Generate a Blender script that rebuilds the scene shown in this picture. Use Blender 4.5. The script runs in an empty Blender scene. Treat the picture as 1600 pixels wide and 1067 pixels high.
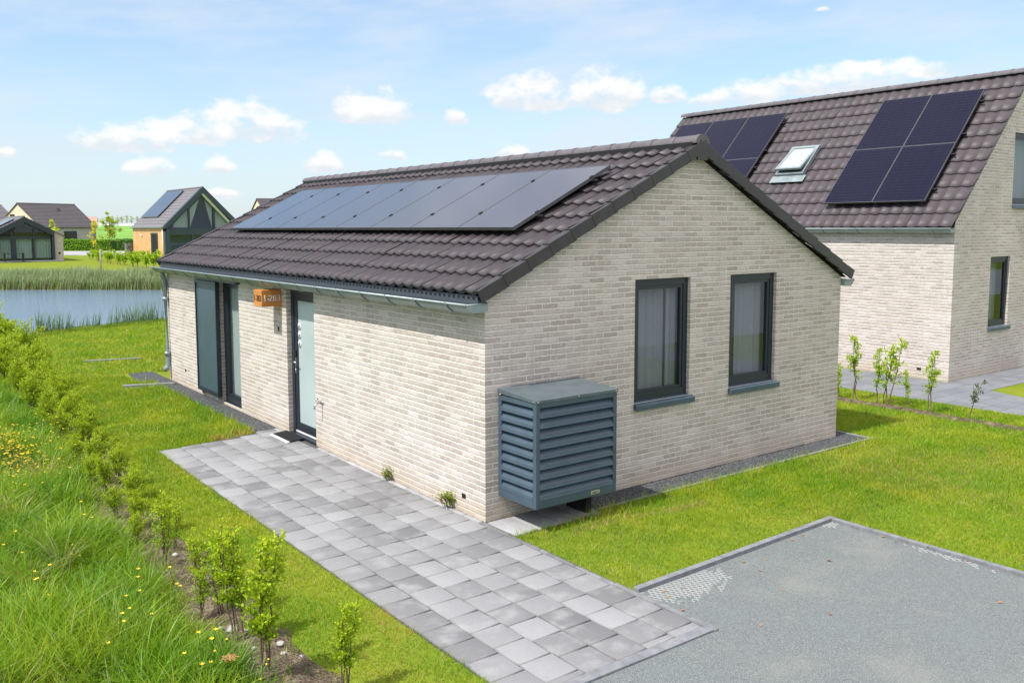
import bpy, bmesh, math, random
import numpy as np
from mathutils import Vector, Matrix
random.seed(7); rng = np.random.default_rng(7)
D = bpy.data; SC = bpy.context.scene; COL = SC.collection
R = math.radians

# ------------------------------------------------------------------ helpers
class MB:
    """collects polygons, builds them as ONE mesh object"""
    def __init__(s, tf=None): s.v = []; s.f = []; s.tf = tf; s.sm = []
    def add(s, vs, fs, smooth=False):
        b = len(s.v); s.v += [s.tf(*p) if s.tf else tuple(p) for p in vs]
        s.f += [tuple(i + b for i in f) for f in fs]; s.sm += [smooth] * len(fs); return s
    def quad(s, a, b, c, d): return s.add([a, b, c, d], [(0, 1, 2, 3)])
    def poly(s, pts): return s.add(pts, [tuple(range(len(pts)))])
    def box(s, x0, x1, y0, y1, z0, z1):
        return s.add([(x0, y0, z0), (x1, y0, z0), (x1, y1, z0), (x0, y1, z0), (x0, y0, z1), (x1, y0, z1), (x1, y1, z1), (x0, y1, z1)],
                     [(0, 3, 2, 1), (4, 5, 6, 7), (0, 1, 5, 4), (1, 2, 6, 5), (2, 3, 7, 6), (3, 0, 4, 7)])
    def prism(s, pts2, axis, a0, a1):
        n = len(pts2)
        mk = {'y': lambda p, a: (p[0], a, p[1]), 'x': lambda p, a: (a, p[0], p[1]), 'z': lambda p, a: (p[0], p[1], a)}[axis]
        vs = [mk(p, a0) for p in pts2] + [mk(p, a1) for p in pts2]
        fs = [tuple(range(n))[::-1], tuple(range(n, 2 * n))] + [(i, (i + 1) % n, n + (i + 1) % n, n + i) for i in range(n)]
        return s.add(vs, fs)
    def hexa(s, c8):
        return s.add(c8, [(0, 3, 2, 1), (4, 5, 6, 7), (0, 1, 5, 4), (1, 2, 6, 5), (2, 3, 7, 6), (3, 0, 4, 7)])
    def tube(s, pts, rad, n=8, cap=True):
        pts = [Vector(p) for p in pts]
        if not hasattr(rad, '__len__'): rad = [rad] * len(pts)
        vs = []; fs = []
        for i, p in enumerate(pts):
            d = (pts[min(i + 1, len(pts) - 1)] - pts[max(i - 1, 0)]).normalized()
            a = d.cross(Vector((0, 0, 1)))
            if a.length < 1e-3: a = Vector((1, 0, 0))
            a.normalize(); b = d.cross(a)
            for k in range(n):
                t = 2 * math.pi * k / n; vs.append(tuple(p + (a * math.cos(t) + b * math.sin(t)) * rad[i]))
        for i in range(len(pts) - 1):
            for k in range(n): fs.append((i * n + k, i * n + (k + 1) % n, (i + 1) * n + (k + 1) % n, (i + 1) * n + k))
        if cap: fs += [tuple(range(n)), tuple(range((len(pts) - 1) * n, len(pts) * n))[::-1]]
        return s.add(vs, fs, True)
    def build(s, name, m, parent=None, bevel=0, fix=True):
        me = D.meshes.new(name); me.from_pydata(s.v, [], s.f); me.update()
        me.polygons.foreach_set('use_smooth', s.sm)
        if fix:
            bm = bmesh.new(); bm.from_mesh(me); bmesh.ops.recalc_face_normals(bm, faces=bm.faces); bm.to_mesh(me); bm.free()
        return link(name, me, m, parent, bevel)

def link(name, me, m, parent=None, bevel=0):
    if m is not None and not me.materials: me.materials.append(m)
    o = D.objects.new(name, me); COL.objects.link(o)
    if parent is not None: par(o, parent)
    if bevel:
        md = o.modifiers.new('bevel', 'BEVEL'); md.width = bevel; md.segments = 2; md.limit_method = 'ANGLE'; md.angle_limit = R(40)
    return o
def par(o, p):
    # parts are modelled in world coordinates; only roots carry a location
    o.parent = p
    if p.parent is None: o.matrix_parent_inverse = Matrix.Translation(-p.location)
def tag(o, label, cat, group=None, kind=None):
    if label: o['label'] = label
    if cat: o['category'] = cat
    if group: o['group'] = group
    if kind: o['kind'] = kind
    return o
def thing(name, label, cat, loc=(0, 0, 0), group=None):
    o = D.objects.new(name, None); COL.objects.link(o); o.location = loc; o.empty_display_size = .2
    return tag(o, label, cat, group)
def struct(o, kind='structure'): o['kind'] = kind; return o
def copy_thing(root, loc, rz=0, sc=1, label=None):
    c = root.copy(); COL.objects.link(c); c.location = loc; c.rotation_euler = (0, 0, rz); c.scale = (sc, sc, sc)
    if label: c['label'] = label
    for ch in root.children:
        d = ch.copy(); COL.objects.link(d); d.parent = c
        for g in ch.children:
            e = g.copy(); COL.objects.link(e); e.parent = d
    return c
def np_mesh(name, V, F, m, col=None, parent=None, smooth=False):
    """F: list of (m,k) index arrays"""
    me = D.meshes.new(name); V = np.asarray(V, np.float32); me.vertices.add(len(V)); me.vertices.foreach_set('co', V.ravel())
    nl = sum(f.size for f in F); nf = sum(len(f) for f in F)
    me.loops.add(nl); me.polygons.add(nf)
    me.loops.foreach_set('vertex_index', np.concatenate([f.ravel() for f in F]).astype(np.int32))
    tot = np.concatenate([np.full(len(f), f.shape[1]) for f in F]); st = np.concatenate([[0], np.cumsum(tot)[:-1]])
    me.polygons.foreach_set('loop_start', st.astype(np.int32)); me.polygons.foreach_set('loop_total', tot.astype(np.int32))
    if col is not None:
        c = np.ones((len(V), 4), np.float32); c[:, :3] = col
        a = me.attributes.new('Col', 'FLOAT_COLOR', 'POINT'); a.data.foreach_set('color', c.ravel())
    me.update(calc_edges=True)
    if smooth: me.polygons.foreach_set('use_smooth', np.ones(nf, bool))
    return link(name, me, m, parent)

# ------------------------------------------------------------------ node helpers
class NT:
    def __init__(s, name):
        s.m = D.materials.new(name); s.m.use_nodes = True; s.t = s.m.node_tree; s.b = s.t.nodes['Principled BSDF']; s.out = s.t.nodes['Material Output']
    def n(s, typ, **kw):
        x = s.t.nodes.new('ShaderNode' + typ)
        for k, v in kw.items(): setattr(x, k, v)
        return x
    def put(s, sock, v):
        if isinstance(v, bpy.types.NodeSocket): s.t.links.new(v, sock)
        elif isinstance(v, (tuple, list)) and len(v) == 3 and sock.type == 'RGBA': sock.default_value = (*v, 1)
        else: sock.default_value = v
    def mth(s, op, a, b=None, c=None):
        x = s.n('Math', operation=op); s.put(x.inputs[0], a)
        if b is not None: s.put(x.inputs[1], b)
        if c is not None: s.put(x.inputs[2], c)
        return x.outputs[0]
    def pos(s): return s.n('NewGeometry').outputs['Position']
    def sep(s, v): x = s.n('SeparateXYZ'); s.put(x.inputs[0], v); return x.outputs
    def comb(s, a, b, c=0): x = s.n('CombineXYZ'); [s.put(x.inputs[i], q) for i, q in enumerate((a, b, c))]; return x.outputs[0]
    def noise(s, vec, scale, det=3, rough=.55, dim='3D'):
        x = s.n('TexNoise', noise_dimensions=dim); s.put(x.inputs['Vector'], vec); x.inputs['Scale'].default_value = scale
        x.inputs['Detail'].default_value = det; x.inputs['Roughness'].default_value = rough; return x.outputs['Fac']
    def scl(s, vec, x, y, z): m = s.n('Mapping'); s.put(m.inputs[0], vec); m.inputs['Scale'].default_value = (x, y, z); return m.outputs[0]
    def ramp(s, f, stops, interp='LINEAR'):
        x = s.n('ValToRGB'); s.put(x.inputs[0], f); e = x.color_ramp.elements; x.color_ramp.interpolation = interp
        while len(e) < len(stops): e.new(.5)
        for i, (p, c) in enumerate(stops): e[i].position = p; e[i].color = (*c, 1) if hasattr(c, '__len__') else (c, c, c, 1)
        return x.outputs['Color']
    def mix(s, f, a, b, mode='MIX'):
        x = s.n('Mix', data_type='RGBA', blend_type=mode); s.put(x.inputs['Factor'], f); s.put(x.inputs['A'], a); s.put(x.inputs['B'], b); return x.outputs['Result']
    def smooth(s, v, a, b, lo=0, hi=1):
        x = s.n('MapRange', interpolation_type='SMOOTHSTEP'); s.put(x.inputs[0], v)
        for i, q in enumerate((a, b, lo, hi)): x.inputs[i + 1].default_value = q
        return x.outputs[0]
    def bump(s, h, dist, strength=1):
        x = s.n('Bump'); s.put(x.inputs['Height'], h); x.inputs['Distance'].default_value = dist; x.inputs['Strength'].default_value = strength
        s.t.links.new(x.outputs[0], s.b.inputs['Normal'])
    def set(s, color=None, rough=None, metal=None, spec=None):
        if color is not None: s.put(s.b.inputs['Base Color'], color)
        if rough is not None: s.put(s.b.inputs['Roughness'], rough)
        if metal is not None: s.put(s.b.inputs['Metallic'], metal)
        if spec is not None: s.put(s.b.inputs['Specular IOR Level'], spec)
        return s.m

def plain(name, c, rough=.5, metal=0, var=.08, scale=6, spec=.5, bump=0):
    """paint / metal / plastic with slight soiling"""
    t = NT(name); n = t.noise(t.pos(), scale, 5); a = tuple(q * (1 - var) for q in c); b = tuple(min(1, q * (1 + var)) for q in c)
    t.set(t.ramp(n, [(.3, a), (.7, b)]), t.smooth(n, .2, .8, rough * .85, min(1, rough * 1.15)), metal, spec)
    if bump: t.bump(t.noise(t.pos(), 180, 2), bump, .5)
    return t.m

def brick_mat(name, tint=(1, 1, 1), warm=1.0):
    t = NT(name); p = t.pos(); x, y, z = t.sep(p)
    wob = t.noise(p, 9, 2); wob2 = t.noise(t.scl(p, 1, 1, 1), 30, 2)
    w = t.mth('MULTIPLY_ADD', t.mth('SUBTRACT', wob2, .5), .012, z); w = t.mth('MULTIPLY_ADD', t.mth('SUBTRACT', wob, .5), .010, w)
    v = t.mth('DIVIDE', w, .0625); row = t.mth('FLOOR', v); fv = t.mth('FRACT', v)
    off = t.mth('MULTIPLY', t.mth('MODULO', t.mth('ADD', row, 1000), 2), .5)
    u0 = t.mth('DIVIDE', t.mth('ADD', t.mth('ADD', x, y), t.mth('MULTIPLY', wob2, .012)), .222)
    wn0 = t.n('TexWhiteNoise', noise_dimensions='1D'); t.put(wn0.inputs['W'], row)
    # now and then a row slips by a little, as in a wild bond
    u = t.mth('ADD', t.mth('ADD', u0, off), t.mth('MULTIPLY', wn0.outputs[0], .10))
    col = t.mth('FLOOR', u); fu = t.mth('FRACT', u)
    wn = t.n('TexWhiteNoise', noise_dimensions='2D'); t.put(wn.inputs['Vector'], t.comb(col, row)); rid = wn.outputs[0]
    du = t.mth('MULTIPLY', t.mth('MINIMUM', fu, t.mth('SUBTRACT', 1, fu)), .222); dv = t.mth('MULTIPLY', t.mth('MINIMUM', fv, t.mth('SUBTRACT', 1, fv)), .0625)
    face = t.mth('MULTIPLY', t.smooth(du, .0035, .0085), t.smooth(dv, .0055, .0105))
    tone = t.ramp(rid, [(0, (.42, .372, .338)), (.2, (.475, .427, .392)), (.45, (.52, .472, .437)), (.7, (.565, .515, .48)), (.88, (.63, .582, .55)), (1, (.50, .44, .39))])
    blot = t.noise(t.scl(p, 1, 1, 2.2), 17, 4, .6)
    tone = t.mix(t.smooth(blot, .53, .70, 0, .7), tone, (.72, .685, .65))
    tone = t.mix(t.smooth(blot, .48, .28, 0, .5), tone, (.40, .36, .32))
    big = t.noise(p, 1.1, 4)
    mort = t.mix(t.noise(p, 14, 3), (.74, .682, .635), (.86, .808, .765))
    c = t.mix(face, mort, tone)
    c = t.mix(1, c, t.ramp(big, [(.3, (.88, .87, .86)), (.7, (1.0, 1.0, 1.0))]), 'MULTIPLY')
    # rising damp and splashed sand on the lowest courses
    c = t.mix(t.smooth(t.mth('MULTIPLY_ADD', t.mth('SUBTRACT', big, .5), .35, z), .02, .30, .42, 0), c, (.50, .41, .29))
    # faint rain streaks and a band of lime bloom
    st = t.noise(t.scl(p, 3.2, 3.2, .22), 1.6, 5, .6); c = t.mix(t.smooth(st, .56, .75, 0, .28), c, (.40, .37, .33)); c = t.mix(t.smooth(st, .42, .28, 0, .22), c, (.80, .77, .73))
    c = t.mix(1, c, tint, 'MULTIPLY')
    t.set(c, .9, 0, .25)
    h = t.mth('ADD', t.mth('MULTIPLY', face, t.mth('MULTIPLY_ADD', rid, .5, .6)), t.mth('MULTIPLY', t.noise(p, 60, 3), .35))
    t.bump(h, .012, 1.0)
    return t.m

def veg_mat(name, trans=.35, patch=None, rough=.55, tint=(1, 1, 1)):
    """leaves and blades: colour from the mesh attribute, light passing through"""
    t = NT(name); a = t.n('Attribute', attribute_name='Col').outputs['Color']
    c = a
    if patch: c = t.mix(1, c, patch(t), 'MULTIPLY')
    if tint != (1, 1, 1): c = t.mix(1, c, tint, 'MULTIPLY')
    t.set(c, rough, 0, .35)
    tr = t.n('BsdfTranslucent'); t.put(tr.inputs[0], t.mix(1, c, (1.25, 1.2, .6), 'MULTIPLY'))
    mx = t.n('MixShader'); mx.inputs[0].default_value = trans
    t.t.links.new(t.b.outputs[0], mx.inputs[1]); t.t.links.new(tr.outputs[0], mx.inputs[2]); t.t.links.new(mx.outputs[0], t.out.inputs[0])
    return t.m

def glass_mat(name, tint=(.70, .74, .77), refl=.05, rough=.01):
    t = NT(name); lw = t.n('LayerWeight'); lw.inputs[0].default_value = .5
    f = t.mth('ADD', t.mth('MULTIPLY', t.mth('POWER', lw.outputs['Facing'], 3), .42), refl)
    g = t.n('BsdfGlossy'); g.inputs['Roughness'].default_value = rough; t.put(g.inputs[0], (.85, .92, .95))
    tr = t.n('BsdfTransparent'); t.put(tr.inputs[0], tint)
    mx = t.n('MixShader'); t.put(mx.inputs[0], f); t.t.links.new(tr.outputs[0], mx.inputs[1]); t.t.links.new(g.outputs[0], mx.inputs[2]); t.t.links.new(mx.outputs[0], t.out.inputs[0])
    return t.m

def tile_mat(name, c0, c1, rough=.36):
    t = NT(name); p = t.pos(); a = t.n('Attribute', attribute_name='Col').outputs['Color']
    n = t.noise(t.scl(p, 1, 1, 1), 2.2, 5); n2 = t.noise(p, 45, 3)
    c = t.mix(n, c0, c1); c = t.mix(1, c, a, 'MULTIPLY')
    c = t.mix(t.smooth(t.noise(p, 7, 5, .65), .62, .85, 0, .2), c, (.16, .14, .13))
    t.set(c, t.smooth(n2, .2, .8, rough - .06, rough + .10), 0, .4); t.bump(n2, .002, .5); return t.m

def far_tile_mat(name, c0):
    t = NT(name); p = t.pos(); n = t.noise(p, .8, 4); t.set(t.mix(n, tuple(q * .8 for q in c0), tuple(q * 1.2 for q in c0)), .5); return t.m

# ------------------------------------------------------------------ materials
M = {}
M['brick'] = brick_mat('pale_brick', (.975, .957, .93))
M['brick_b'] = brick_mat('pale_brick_second', (.95, .94, .93))
M['tile'] = tile_mat('brown_tile', (.033, .026, .030), (.050, .041, .045), .46)
M['tile_b'] = tile_mat('mauve_tile', (.048, .038, .042), (.068, .056, .061), .52)
M['ridge'] = plain('ridge_tile', (.10, .09, .096), .58, 0, .2, 8, .5, .002)
M['verge'] = plain('verge_tile', (.035, .031, .032), .42, 0, .25, 10)
M['black'] = plain('black_void', (.006, .006, .007), .8)
M['zinc'] = plain('zinc', (.27, .325, .335), .42, .35, .14, 5)
M['anth'] = plain('anthracite_frame', (.015, .022, .033), .38, 0, .12, 4)
M['anth_blue'] = plain('blue_grey_panel', (.048, .082, .106), .42, 0, .08, 3)
M['louvre'] = plain('louvre_coat', (.056, .086, .115), .36, 0, .10, 5)
M['cover_top'] = plain('cover_lid', (.085, .112, .126), .32, 0, .18, 6)
M['steel'] = plain('brushed_steel', (.55, .55, .54), .28, 1, .1, 20)
M['white'] = plain('white_paint', (.72, .72, .70), .5)
M['glass'] = glass_mat('window_glass')
M['glass_far'] = glass_mat('far_glass', (.58, .66, .67), .06)
M['pane_frost'] = plain('frosted_pane', (.40, .475, .48), .22, 0, .05, 1.5, .6)
M['curtain'] = plain('sheer_curtain', (.34, .345, .36), .9, 0, .05)
M['room'] = plain('room_paint', (.42, .42, .40), .9)
M['concrete'] = plain('concrete', (.21, .215, .212), .85, 0, .18, 9, .3, .003)
M['kerb'] = plain('kerb_stone', (.19, .196, .21), .85, 0, .25, 12, .3, .003)
M['wood_sign'] = None

def m_wood(name, c0, c1, sc=(1, 1, 1), fr=30):
    t = NT(name); p = t.pos(); n = t.noise(t.scl(p, *sc), fr, 5, .6); n2 = t.noise(p, 3, 3)
    c = t.mix(n, c0, c1); c = t.mix(1, c, t.ramp(n2, [(.3, (.8, .8, .8)), (.7, (1.1, 1.1, 1.1))]), 'MULTIPLY'); t.set(c, .5); t.bump(n, .002, .5); return t.m
M['wood_sign'] = m_wood('oiled_timber', (.42, .14, .025), (.68, .30, .07), (.15, .15, 1.5))

def m_pv(name, cell=False):
    t = NT(name); p = t.pos(); x, y, z = t.sep(p)
    if cell:
        a = t.mth('FRACT', t.mth('DIVIDE', z, .0655)); b = t.mth('FRACT', t.mth('DIVIDE', y, .188))
        ln = t.mth('MAXIMUM', t.smooth(a, .10, .0, 0, .5), t.smooth(b, .03, 0, 0, .35))
        c = t.mix(t.noise(p, 1.3, 2), (.0045, .004, .016), (.007, .007, .024)); c = t.mix(ln, c, (.05, .055, .09))
        t.set(c, .16, 0, .16)
    else:
        a = t.mth('FRACT', t.mth('DIVIDE', y, .0183))
        c = t.mix(t.smooth(a, .12, 0, 0, .3), (.014, .016, .024), (.04, .045, .055)); t.set(c, .13, 0, .9); t.b.inputs['Coat Weight'].default_value = .3; t.b.inputs['Coat Roughness'].default_value = .08
    return t.m
M['pv'] = m_pv('black_panel'); M['pv_cell'] = m_pv('blue_panel', True)
M['pv_frame'] = plain('panel_frame', (.16, .165, .17), .4, .7)
M['pv_frame_dark'] = plain('panel_frame_dark', (.02, .02, .022), .4, .5)

def m_comb():
    t = NT('eaves_comb'); x, y, z = t.sep(t.pos()); a = t.mth('FRACT', t.mth('DIVIDE', y, .09)); 
    s_ = t.mth('MULTIPLY', t.smooth(t.mth('ABSOLUTE', t.mth('SUBTRACT', a, .5)), .27, .31, 1, 0), t.smooth(t.mth('ABSOLUTE', t.mth('SUBTRACT', z, 2.345)), .012, .016, 1, 0))
    t.set(t.mix(s_, (.05, .06, .075), (.003, .003, .004)), .6); return t.m
M['comb'] = m_comb()

def m_ground(name):
    t = NT(name); p = t.pos(); n = t.noise(p, 1.1, 5); f = t.noise(p, 22, 4, .7); f2 = t.noise(p, 120, 2)
    c = t.mix(t.smooth(n, .3, .7), (0.136, 0.192, 0.011), (0.223, 0.236, 0.022)); c = t.mix(t.smooth(f, .35, .7, 0, .5), c, (0.099, 0.167, 0.007)); c = t.mix(t.smooth(f2, .55, .7, 0, .4), c, (0.260, 0.242, 0.056))
    far = t.noise(p, .03, 4)
    c = t.mix(t.smooth(far, .45, .6, 0, .35), c, (0.124, 0.205, 0.025))
    t.set(c, .95, 0, .1); t.bump(f, .02, .6); return t.m
M['ground'] = m_ground('turf_soil')
def m_soil():
    t = NT('bed_soil'); p = t.pos(); n = t.noise(p, 9, 6, .7); v = t.n('TexVoronoi'); t.put(v.inputs['Vector'], p); v.inputs['Scale'].default_value = 42
    c = t.ramp(n, [(.25, (.055, .040, .028)), (.5, (.13, .098, .068)), (.62, (.24, .19, .13)), (.8, (.34, .29, .22))]); c = t.mix(t.smooth(v.outputs['Distance'], .1, .5, .4, 0), c, (.26, .22, .17))
    t.set(c, .95, 0, .1); t.bump(t.mth('ADD', n, t.mth('MULTIPLY', v.outputs['Distance'], -.6)), .05, .9); return t.m
M['soil'] = m_soil()
def m_gravel(name, dark, mid, light, sc, patch=True):
    t = NT(name); p = t.pos(); v = t.n('TexVoronoi'); t.put(v.inputs['Vector'], p); v.inputs['Scale'].default_value = sc
    wn = t.sep(v.outputs['Color'])[0]
    c = t.ramp(wn, [(0, dark), (.35, mid), (.7, tuple((a + b) / 2 for a, b in zip(mid, light))), (.93, light), (1, tuple(min(1, q * 1.35) for q in light))])
    c = t.mix(t.smooth(v.outputs['Distance'], .25, .62, 0, .55), c, tuple(q * .45 for q in dark))
    n = t.noise(p, .9, 5, .6)
    if patch:
        c = t.mix(t.smooth(n, .5, .72, 0, .38), c, (.36, .35, .31)); c = t.mix(t.smooth(t.noise(p, 2.7, 4), .6, .75, 0, .25), c, (.40, .36, .30))
        c = t.mix(t.smooth(n, .48, .3, 0, .3), c, (.22, .26, .265))
    t.set(c, .9, 0, .2); t.bump(t.mth('SUBTRACT', 1, v.outputs['Distance']), .012, .9); return t.m
M['gravel'] = m_gravel('grey_green_gravel', (.185, .21, .207), (.275, .308, .303), (.36, .39, .38), 150)
M['chip'] = m_gravel('slate_chippings', (.04, .045, .05), (.085, .092, .098), (.18, .185, .19), 60, False)
def m_paver():
    t = NT('concrete_paver'); p = t.pos(); a = t.n('Attribute', attribute_name='Col').outputs['Color']
    n = t.noise(p, 3.4, 5, .6); f = t.noise(p, 150, 2); g = t.noise(p, 9, 4, .65)
    c = t.mix(t.smooth(n, .45, .72, 0, .8), a, (.295, .298, .302)); c = t.mix(t.smooth(g, .6, .85, 0, .5), c, (.35, .353, .355)); c = t.mix(t.smooth(g, .42, .25, 0, .3), c, (.18, .182, .19))
    c = t.mix(1, c, t.ramp(f, [(.3, (.86, .86, .86)), (.7, (1.08, 1.08, 1.08))]), 'MULTIPLY')
    t.set(c, .85, 0, .3); t.bump(t.mth('ADD', f, t.mth('MULTIPLY', g, 2)), .003, .6); return t.m
M['paver'] = m_paver()
M['sand'] = plain('joint_sand', (.085, .083, .08), .95, 0, .25, 30, .2, .004)
def m_yard():
    t = NT('yard_paving'); p = t.pos(); b = t.n('TexBrick'); t.put(b.inputs['Vector'], t.scl(p, 1, 1, 1)); b.inputs['Scale'].default_value = 1
    b.inputs['Brick Width'].default_value = .3; b.inputs['Row Height'].default_value = .3; b.inputs['Mortar Size'].default_value = .006
    t.put(b.inputs['Color1'], (.145, .155, .17)); t.put(b.inputs['Color2'], (.19, .20, .215)); t.put(b.inputs['Mortar'], (.085, .088, .092))
    n = t.noise(p, 1.4, 5); t.set(t.mix(t.smooth(n, .45, .75, 0, .5), b.outputs['Color'], (.24, .245, .25)), .85, 0, .3); return t.m
M['yard'] = m_yard()
def m_water():
    t = NT('pond_water'); p = t.pos(); t.set((.14, .215, .31), .06, 0, 1.0)
    n = t.mth('ADD', t.noise(t.scl(p, 1.0, 1.0, 1), 4.2, 5, .62), t.mth('MULTIPLY', t.noise(p, .35, 2), .8))
    t.bump(n, .055, 1.0); return t.m
M['water'] = m_water()
M['road'] = plain('asphalt_road', (.30, .305, .31), .9, 0, .12, 3)
M['field'] = plain('crop_field', (.16, .31, .06), .95, 0, .3, .06, .1)
M['mat'] = plain('coir_mat', (.018, .018, .019), .95, 0, .5, 90, .2, .004)
M['leaf'] = veg_mat('shrub_leaf', .4)
def lawn_patch(t):
    p = t.pos(); n = t.noise(p, 1.1, 4); f = t.noise(p, 4.5, 4)
    c = t.ramp(n, [(.28, (.70, .90, .75)), (.5, (1.0, 1.0, 1.0)), (.74, (1.24, 1.07, 1.15))])
    return t.mix(1, c, t.ramp(f, [(.3, (.8, .88, .8)), (.55, (1, 1, 1)), (.76, (1.28, 1.10, 1.4))]), 'MULTIPLY')
M['lawn'] = veg_mat('lawn_blade', .3, lawn_patch, .5)
def long_patch(t):
    return t.ramp(t.noise(t.pos(), 1.5, 3), [(.28, (.50, .72, .6)), (.52, (1, 1, 1)), (.75, (1.3, 1.12, 1.1))])
M['longgrass'] = veg_mat('long_blade', .38, long_patch, .42)
M['reed'] = veg_mat('reed_blade', .25, None, .5)
M['petal'] = plain('petal', (.80, .56, .01), .5)
M['orange'] = plain('dry_leaf', (.34, .17, .06), .7, 0, .3, 40)
M['bark'] = plain('twig_bark', (.13, .085, .055), .85, 0, .25, 40)
M['larch'] = m_wood('larch_boards', (.58, .30, .12), (.80, .49, .23), (1, 3.2, .05), .9)
M['pebble'] = plain('pebble', (.36, .34, .31), .85, 0, .2, 20)
M['hedge'] = veg_mat('hedge_leaf', .3)
M['grid'] = plain('grid_plastic', (.46, .46, .45), .6)
M['digit'] = plain('sign_digit', (.62, .60, .57), .5)
M['digit_dark'] = plain('sign_digit_dark', (.05, .025, .012), .6)

# ------------------------------------------------------------------ ground
BANK = [(-90, -45), (-30, 4), (-9, 17.0), (-4, 19.9), (-1.17, 21.2), (0.5, 22.2), (3.4, 23.2), (8, 25.0), (15, 29), (17, 34), (15, 39.5), (9.4, 44.3), (5.8, 47.3), (2, 50.3), (-6, 57), (-40, 84), (-90, 120)]
def ground():
    bm = bmesh.new(); out = [bm.verts.new(p) for p in ((-4000, -600, 0), (4000, -600, 0), (4000, 6000, 0), (-4000, 6000, 0))]
    inn = [bm.verts.new((x, y, 0)) for x, y in BANK]
    es = [bm.edges.new((l[i], l[(i + 1) % len(l)])) for l in (out, inn) for i in range(len(l))]
    bmesh.ops.triangle_fill(bm, use_beauty=True, use_dissolve=False, edges=es)
    cx, cy = 2, 34
    low = [bm.verts.new((v.co.x + (cx - v.co.x) * .035, v.co.y + (cy - v.co.y) * .045, -.6)) for v in inn]
    for i in range(len(inn)):
        j = (i + 1) % len(inn); bm.faces.new((inn[i], inn[j], low[j], low[i]))
    bmesh.ops.recalc_face_normals(bm, faces=bm.faces)
    if sum(f.normal.z * f.calc_area() for f in bm.faces) < 0: bmesh.ops.reverse_faces(bm, faces=bm.faces)
    me = D.meshes.new('ground'); bm.to_mesh(me); bm.free(); return struct(link('ground', me, M['ground']))
ground()
wm = MB(); wm.poly([(x, y, -.4) for x, y in BANK]); struct(wm.build('pond_water', M['water'], fix=False))
def sheet(name, pts, z, m, kind='structure'):
    b = MB(); b.poly([(x, y, z) for x, y in pts]); o = b.build(name, m, fix=False)
    if o.data.polygons[0].normal.z < 0: o.data.flip_normals()
    return struct(o, kind)
sheet('field', [(-300, 175), (10, 172), (60, 150), (200, 110), (900, 60), (2500, 5000), (-2500, 5000)], .004, M['field'])
sheet('road', [(6.5, 113), (12, 112), (15.5, 103), (20, 99), (25, 93), (34, 88), (60, 70), (66, 78), (40, 99), (30, 111), (24, 119), (18, 124), (12, 131), (4, 136)], .004, M['road'])

# ------------------------------------------------------------------ pavers, gravel, kerbs
def pavers():
    V = []; F = []; C = []
    def stone(x0, x1, y0, y1, h, base):
        g = .0065; b = .011; x0 += g; x1 -= g; y0 += g; y1 -= g
        if x1 - x0 < .03 or y1 - y0 < .03: return
        t = rng.normal(0, .0022, 4) + h; i = len(V)
        for (dx, dy, zz) in ((0, 0, -.03), (0, 0, -.005), (b, b, 0)):
            for k, (x, y) in enumerate(((x0 + dx, y0 + dy), (x1 - dx, y0 + dy), (x1 - dx, y1 - dy), (x0 + dx, y1 - dy))): V.append((x, y, t[k] + zz)); C.append(base)
        for r in (0, 4):
            for k in range(4): F.append((i + r + k, i + r + (k + 1) % 4, i + r + 4 + (k + 1) % 4, i + r + 4 + k))
        F.append((i + 8, i + 9, i + 10, i + 11))
    xs = [-1.88, -1.58, -1.28, -.98, -.68, -.38, -.08]
    offs = [.00, .12, .06, -1.41 % .3, .13, .15]
    for c in range(6):
        y0 = -2.955; top = 5.03 + (xs[c] + .15 + 1.86) * .2
        y = -3.0 + (offs[c] + 3.0) % .3
        if y > y0 + .05: ys = [y0, y]
        else: ys = [y0]; 
        while ys[-1] < top - .1: ys.append(ys[-1] + .3 if len(ys) > 1 or y <= y0 + .05 else y)
        ys[-1] = min(ys[-1], top + .02)
        for a, b in zip(ys, ys[1:]):
            g = random.choice([.17, .195, .215, .23, .245, .26, .28]) + random.uniform(-.012, .012)
            stone(xs[c], xs[c + 1], a, b, .02, (g * .985, g * .99, g * 1.01))
    y = -.66
    for a in np.arange(.02, 5.3, .3):      # narrow strip along the wall
        g = random.uniform(.30, .40)
        if not 4.05 < a + .15 < 5.0: stone(-.08, -.004, a, a + .3, .02, (g, g, g))
    for a in np.arange(-2.95, .02, .5):
        g = random.uniform(.14, .18); stone(-.08, .0 if a > -.7 else -.02, a, min(a + .5, .02), .022, (g, g * 1.01, g * 1.03))
    for k in range(4):
        g = random.uniform(.28, .38); stone(.0 + .3 * k, .3 + .3 * k, -.5, -.02, .018, (g, g, g * 1.01))
    o = np_mesh('paved_path', V, [np.array(F)], M['paver'], C); struct(o)
    sheet('path_bedding', [(-1.89, -2.96), (.0, -2.96), (.0, -.52), (1.21, -.52), (1.21, -.01), (-.0, -.01), (-.0, 5.4), (-.4, 5.36), (-1.89, 5.03)], .004, M['sand'])
pavers()
GX = 2.95
sheet('gravel_parking', [(-1.95, -2.99), (-.02, -2.99), (-.02, -2.21), (GX, -2.13), (GX + .06, -7.5), (-1.95, -7.5)], .008, M['gravel'])
def kerb(pts, w, h, n):
    b = MB(); (x0, y0), (x1, y1) = pts; d = Vector((x1 - x0, y1 - y0)); L = d.length; d /= L; q = Vector((-d.y, d.x)) * w
    k = int(max(1, round(L / n)))
    for i in range(k):
        a = Vector((x0, y0)) + d * (L * i / k + .003); e = Vector((x0, y0)) + d * (L * (i + 1) / k - .003); z = h + random.uniform(-.004, .004)
        c = [a, e, e + q, a + q]; b.hexa([(p.x, p.y, -.05) for p in c] + [(p.x, p.y, z) for p in c])
    return b
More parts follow.
